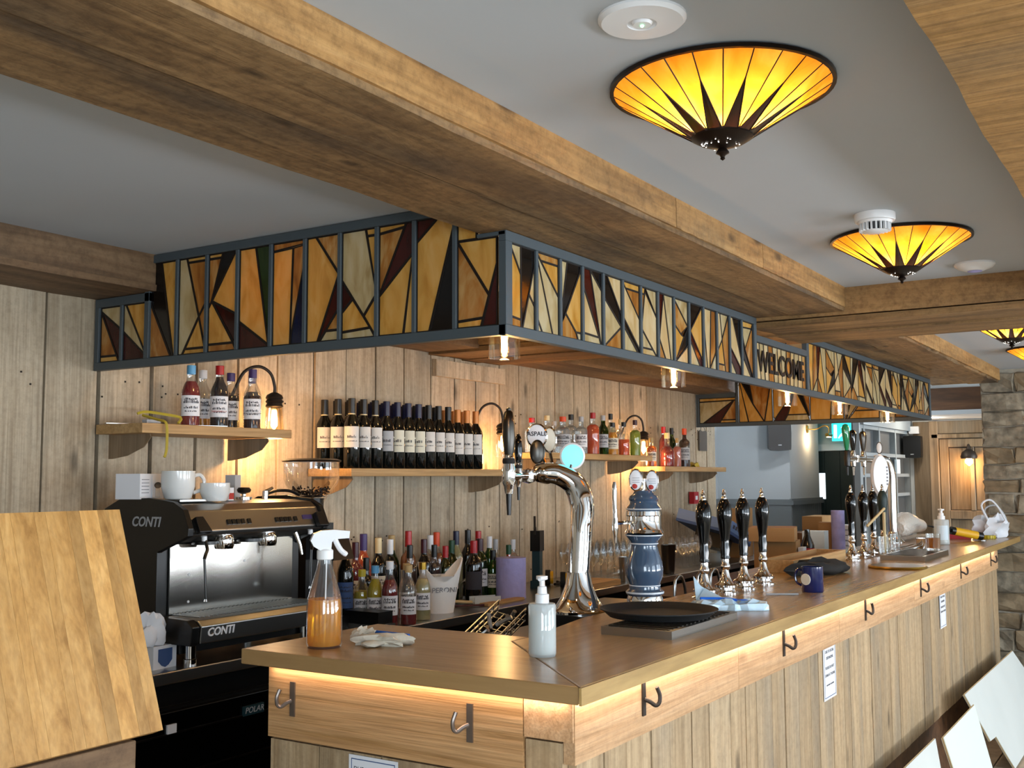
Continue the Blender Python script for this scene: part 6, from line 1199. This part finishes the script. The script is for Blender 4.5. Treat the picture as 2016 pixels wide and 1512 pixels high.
# timber box and black cap between the pump sets
t = thing('timber_box', 'long open timber box lying behind the navy mug', 'box', (3.2, .53, ZC)); b = NB(); box(b, -.42, .42, -.08, -.062, 0, .055); obj('side', b, 'light_timber', t); b = NB(); box(b, -.42, .42, .062, .08, 0, .055); obj('side', b, 'light_timber', t); b = NB(); box(b, -.42, -.402, -.062, .062, 0, .055); obj('end', b, 'light_timber', t); b = NB(); box(b, .402, .42, -.062, .062, 0, .055); obj('end', b, 'light_timber', t)
t = crumple('black_cap', 'black cloth cap draped over the timber box', 'cap', (2.80, .33, ZC), .16, .07, .035, 'black_cloth', 17, -.3, 3, .7)
# ================================================================ CLUTTER ON THE FAR BACK COUNTER
q = (4.9594, 1.7200, 1.1125)
t = thing('glass_rack', 'tilted slate blue plastic glass rack on the back counter', 'glass rack', (5.40, 1.88, ZB+.19), 0, None, (.22, .22, .1))
b = NB(); box(b, -.28, .28, -.2, .2, 0, .02); obj('floor', b, 'ink_blue', t)
for x0, x1, y0, y1 in ((-.28, .28, -.2, -.185), (-.28, .28, .185, .2), (-.28, -.265, -.185, .185), (.265, .28, -.185, .185)):
    b = NB(); box(b, x0, x1, y0, y1, .02, .09); obj('side', b, 'crate_blue', t)
b = NB()
for i in range(8): box(b, -.24+i*.062, -.20+i*.062, -.2015, -.1995, .045, .07)
obj('slot', b, 'ink', t)
b = NB(); box(b, -.10, .16, -.10, .10, -.10, -.002); obj('stand', b, 'black_plastic', t)
def bthing(name, label, cat, u, y, z0, w_, d, h, mat, rz=0.0): return boxthing(name, label, cat, u[0], y, z0, w_, d, h, mat, rz)
bm = NB(); box(bm, 3.5, 6.6, 1.03, 1.62, 0, .88); tag(obj('back_unit', bm, 'dark_timber'), 'low dark cupboard run between the bar and back counter', 'cupboard')
bthing('brown_carton', 'square brown cardboard carton behind the fourth pump', 'carton', (4.8402, 1.2200, 1.0182), 1.22, .881, .26, .26, .24, 'cardboard', .2)
bthing('brown_carton', 'flat brown cardboard carton stacked on the square carton', 'carton', (4.7644, 1.2200, 1.1835), 1.22, 1.123, .30, .28, .085, 'cardboard', .25)
bthing('timber_offcut', 'long timber offcut sloping behind the hand pumps', 'timber', (5.86, 0, 0), 1.85, ZB+.001, .28, .12, .36, 'cardboard', .1)
bthing('carton_tray', 'open dark cardboard tray behind the timber box', 'carton', (6.0941, 1.4700, 1.0249), 1.47, .881, .30, .22, .23, 'cardboard_dark', .1)
bthing('white_tub', 'pale blue-white plastic tub with a lid', 'tub', (5.5269, 1.1800, 1.0286), 1.18, .881, .15, .15, .27, 'tub_white', .1)
bthing('printed_packet', 'white packet with red printing beside the black cap', 'packet', (4.8455, 1.0600, 1.0075), 1.06, .881, .10, .03, .20, 'paper', .1)
bthing('brown_carton', 'small upright cardboard carton left of the lilac roll', 'carton', (6.0379, 1.2400, 1.1386), 1.24, .881, .10, .12, .31, 'cardboard', .1)
bthing('brown_carton', 'wide low cardboard carton at the far wall', 'carton', (6.7513, 1.5200, 1.1510), 1.52, .881, .36, .16, .33, 'cardboard', .0)
t = thing('paper_roll', 'lilac paper roll at the far end of the back counter', 'paper roll', (5.9486, 1.14, .881)); b = NB(); lathe(b, [(.02, 0), (.048, 0), (.048, .40), (.02, .40), (.02, 0)], 22); obj('roll', b, 'lilac', t, smooth=True)
t = thing('paper_stack', 'stack of white papers right of the lilac roll', 'paper stack', (6.48, 1.25, .881))
for i in range(7): b = NB(); box(b, -.08, .08, -.06, .06, i*.04, i*.04+.034); obj('sheet_pack', b, 'paper', t)
t = thing('dark_bottle', 'dark bottle with red label beside the white tub', 'bottle', (5.1259-.04, 1.10, .881)); b = NB(); lathe(b, [(0, 0), (.045, 0), (.045, .2), (.02, .26), (.018, .30), (0, .30)], 16); obj('glass_body', b, 'wine_glass_dark', t, smooth=True); b = NB(); lathe(b, [(.0455, .1), (.0455, .18)], 16); obj('label', b, 'red', t, smooth=True)
# ================================================================ ROOM FITTINGS BEYOND THE BAR
def speaker(label, c, n, up=(0, 0, 1), w_=.20, h=.30):
    t = thing('loudspeaker', label, 'loudspeaker', c); mx = frame_m((0, 0, 0), Vector(up).cross(Vector(n)), up)
    b = NB(); pts = arc([(-w_/2, -h*.38), (-w_*.38, -h/2), (w_*.38, -h/2), (w_/2, -h*.38), (w_/2, h*.38), (w_*.38, h/2), (-w_*.38, h/2), (-w_/2, h*.38), (-w_/2, -h*.38)], 2)[:-1]; prism(b, pts, .10, mx); obj('cabinet', b, 'black_plastic', t, bevel=.015)
    b = NB(); box(b, -.02, .02, -.06, .06, -.08, .0, mx); obj('bracket', b, 'black_plastic', t); b = NB(); box(b, -.015, .015, -h*.36, -h*.33, .1005, .102, mx); obj('maker_plate', b, 'label_grey', t)
    return t
q = (7.6890, 2.1234, 1.9139); speaker('black round-cornered loudspeaker on the side of the grey pier', (px0-.085, q[1], q[2]), (-.9, -.45, -.1))
q = (8.9100, 1.2170, 1.8065); speaker('black loudspeaker on the timber panelling at the far end', (8.905, q[1], q[2]), (-1, -.0, 0), w_=.16, h=.21)
q = (8.9500, 1.2199, 1.9652); t = boxthing('motion_sensor', 'small white motion sensor above the far loudspeaker', 'sensor', 8.955, q[1], q[2]-.03, .08, .09, .07, 'white_plastic', 0); 
# exit sign
q = (8.7000, 1.8413, 1.9634)
t = thing('exit_sign', 'glowing blue-green running-man exit sign above the door', 'exit sign', (8.72, q[1], q[2]-.09)); b = NB(); box(b, -.008, .008, -.11, .11, 0, .19); obj('panel', b, 'exit_green', t); 
b = NB(); Sx = -.0095
for pts in ([(-.02, .13), (.0, .15), (.015, .13), (.0, .115)], [(-.03, .06), (.02, .11), (.035, .10), (-.015, .045)], [(.0, .07), (.02, .03), (.035, .035), (.015, .08)], [(-.03, .06), (-.05, .03), (-.04, .025), (-.018, .05)], [(-.09, .03), (-.06, .03), (-.06, .16), (-.09, .16)]): prism(b, pts, .001, frame_m((Sx, 0, 0), (0, -1, 0), (0, 0, 1)))
obj('running_man', b, 'exit_white', t); b = NB(); box(b, -.004, .004, -.08, .08, .19, 2.0599-(q[2]-.09)); obj('hanger', b, 'matt_white', t)
# picture light on the pier
q = (8.2181, 2.0450, 1.9770)
t = thing('picture_light', 'small brass swan-neck picture light on the grey pier', 'wall lamp', (q[0], 2.049, q[2])); b = NB(); lathe(b, [(0, 0), (.025, 0), (.022, .015), (0, .018)], 14, Matrix.Rotation(PI/2, 4, 'X') @ Matrix.Diagonal((1, 1.6, 1, 1))); obj('rose', b, 'brass', t, smooth=True)
b = NB(); tube(b, smoothpath([(0, -.01, 0), (.02, -.09, .0), (.03, -.16, .03), (.035, -.20, .01), (.035, -.20, -.05)], 4), .005, 6); obj('arm', b, 'brass', t, smooth=True); b = NB(); tube(b, [(-.03, -.20, -.06), (.10, -.20, -.06)], .018, 10); obj('shade', b, 'brass', t, smooth=True)
b = NB(); box(b, -.02, .09, -.207, -.193, -.081, -.0785); obj('lamp_strip', b, 'filament', t)
light('picture_light_bulb', 'POINT', (q[0]-.0, 1.98, q[2]-.09), 2.2, (1, .72, .42), .02)
# far wall lamp
q = (8.9000, 0.7203, 1.6776)
t = thing('wall_lamp', 'dark domed wall lamp with glowing bulb on the timber panelling', 'wall lamp', (8.965, q[1], q[2])); b = NB(); lathe(b, [(.0, .15), (.012, .14), (.02, .10), (.06, .07), (.075, .03), (.07, .01)], 18, Matrix.Translation((-.10, 0, 0))); obj('shade', b, 'iron', t, smooth=True); b = NB(); tube(b, [(0, 0, .12), (-.10, 0, .12)], .01, 8); lathe(b, [(0, 0), (.035, 0), (.03, .012), (0, .014)], 12, Matrix.Translation((0, 0, .12)) @ Matrix.Rotation(-PI/2, 4, 'Y')); obj('arm', b, 'iron', t, smooth=True)
b = NB(); lathe(b, [(.016, .03), (.034, -.01), (.034, -.03), (.0, -.06)], 14, Matrix.Translation((-.10, 0, 0))); obj('bulb', b, 'filament', t, smooth=True)
light('far_wall_lamp_light', 'POINT', (8.80, q[1], q[2]-.09), 6, WARM, .03)
# book on the screen, slate sign, red call point, yellow tape
q = (8.4461, 1.2700, 1.6179); t = boxthing('white_book', 'white book standing in the grey screen', 'book', q[0], 1.275, 1.551, .13, .02, .13, 'tub_white', 0)
q = (5.9813, 2.1900, 1.8021); t = thing('slate_sign', 'small slate sign hanging from string beside the rum shelf', 'sign', (q[0], 2.19, q[2]-.07)); b = NB(); prism(b, [(-.075, 0), (.075, .0), (.078, .15), (.05, .158), (0, .15), (-.05, .16), (-.078, .15)], .008, frame_m((0, 0, 0), (1, 0, 0), (0, 0, 1))); obj('slate', b, 'slate', t); b = NB(); tube(b, [(-.05, -.004, .155), (0, 0, .23), (.05, -.004, .155)], .002, 5); obj('string', b, 'ink', t)
q = (5.7448, 2.1800, 1.3693); t = boxthing('call_point', 'red fire call point on the plank wall behind the pumps', 'call point', q[0], 2.17, q[2]-.045, .09, .04, .09, 'red', 0, [('button_plate', (-.02, .02, -.0215, -.02, .03, .06), 'paper')])
q = (5.4066, 2.0000, 1.6166); crumple('yellow_ribbon', 'crumpled yellow packet on the end of the far shelf', 'packet', (q[0], 2.02, Z4), .05, .03, .02, 'yellow_paper', 3, .2, 2, .7)
# shelf end clutter: ruler, yellow strap
t = thing('steel_rule', 'thin steel rule lying on the syrup shelf', 'ruler', (.62, 2.02, Z1)); b = NB(); box(b, -.22, .22, -.012, .012, .0, .003, Matrix.Rotation(-.35, 4, 'Z')); obj('blade', b, 'steel', t)
t = thing('yellow_strap', 'loose yellow plastic strap hanging off the syrup shelf', 'strap', (.58, 2.0, Z1+.003)); b = NB(); pts = smoothpath([(-.07, .05, .035), (-.04, .04, .042), (.03, .02, .035), (.08, .0, .025), (.06, -.01, .004)], 4); tube(b, pts, .005, 5); tube(b, smoothpath([(-.05, .045, .03), (-.045, -.03, .012), (-.045, -.066, .004), (-.043, -.075, -.02), (-.042, -.074, -.09), (-.05, -.074, -.12)], 4), .005, 5); obj('strap', b, 'yellow_paper', t, smooth=True); b = NB(); box(b, -.06, .0, .01, .035, .0, .014); obj('buckle', b, 'label_grey', t, bevel=.002)
# ================================================================ BOARDS LEANING AT THE BAR FOOT
def leaning(name, label, pts2, origin, xdir, ydir, mat, th=.012):
    t = thing(name, label, 'board', origin); b = NB(); mx = frame_m((0, 0, 0), xdir, ydir); prism(b, pts2, th, mx); obj('sheet', b, mat, t)
    b = NB()
    P2 = [Vector((x, y)) for x, y in pts2]
    for i in range(len(P2)):
        a, c = P2[i], P2[(i+1) % len(P2)]; tube(b, [mx @ Vector((a.x, a.y, th*.5)), mx @ Vector((c.x, c.y, th*.5))], th*.35, 4)
    obj('cut_edge', b, 'board_edge', t)
    return t
leaning('sheet_board', 'large pale grey sheet board leaning nearest the stone wall', [(.27, 0), (1.95, 0), (1.416, .458), (-.194, .464), (-.03, .204), (.124, .195), (.19, .10)], (4.0, -.20, .008), (1, 0, 0), (0, .15, .44), 'panel_white')
leaning('sheet_board', 'pale greenish sheet board leaning in front of the large one', [(-.35, 0), (.25, 0), (.735, .456), (-.026, .453)], (3.0, -.31, .008), (1, 0, 0), (0, .20, .40), 'panel_pale')
leaning('sheet_board', 'narrow shadowed sheet board leaning at the picture edge', [(-.25, 0), (.35, 0), (.95, .45), (.283, .452)], (2.0, -.28, .008), (1, 0, 0), (0, .20, .40), 'panel_white')
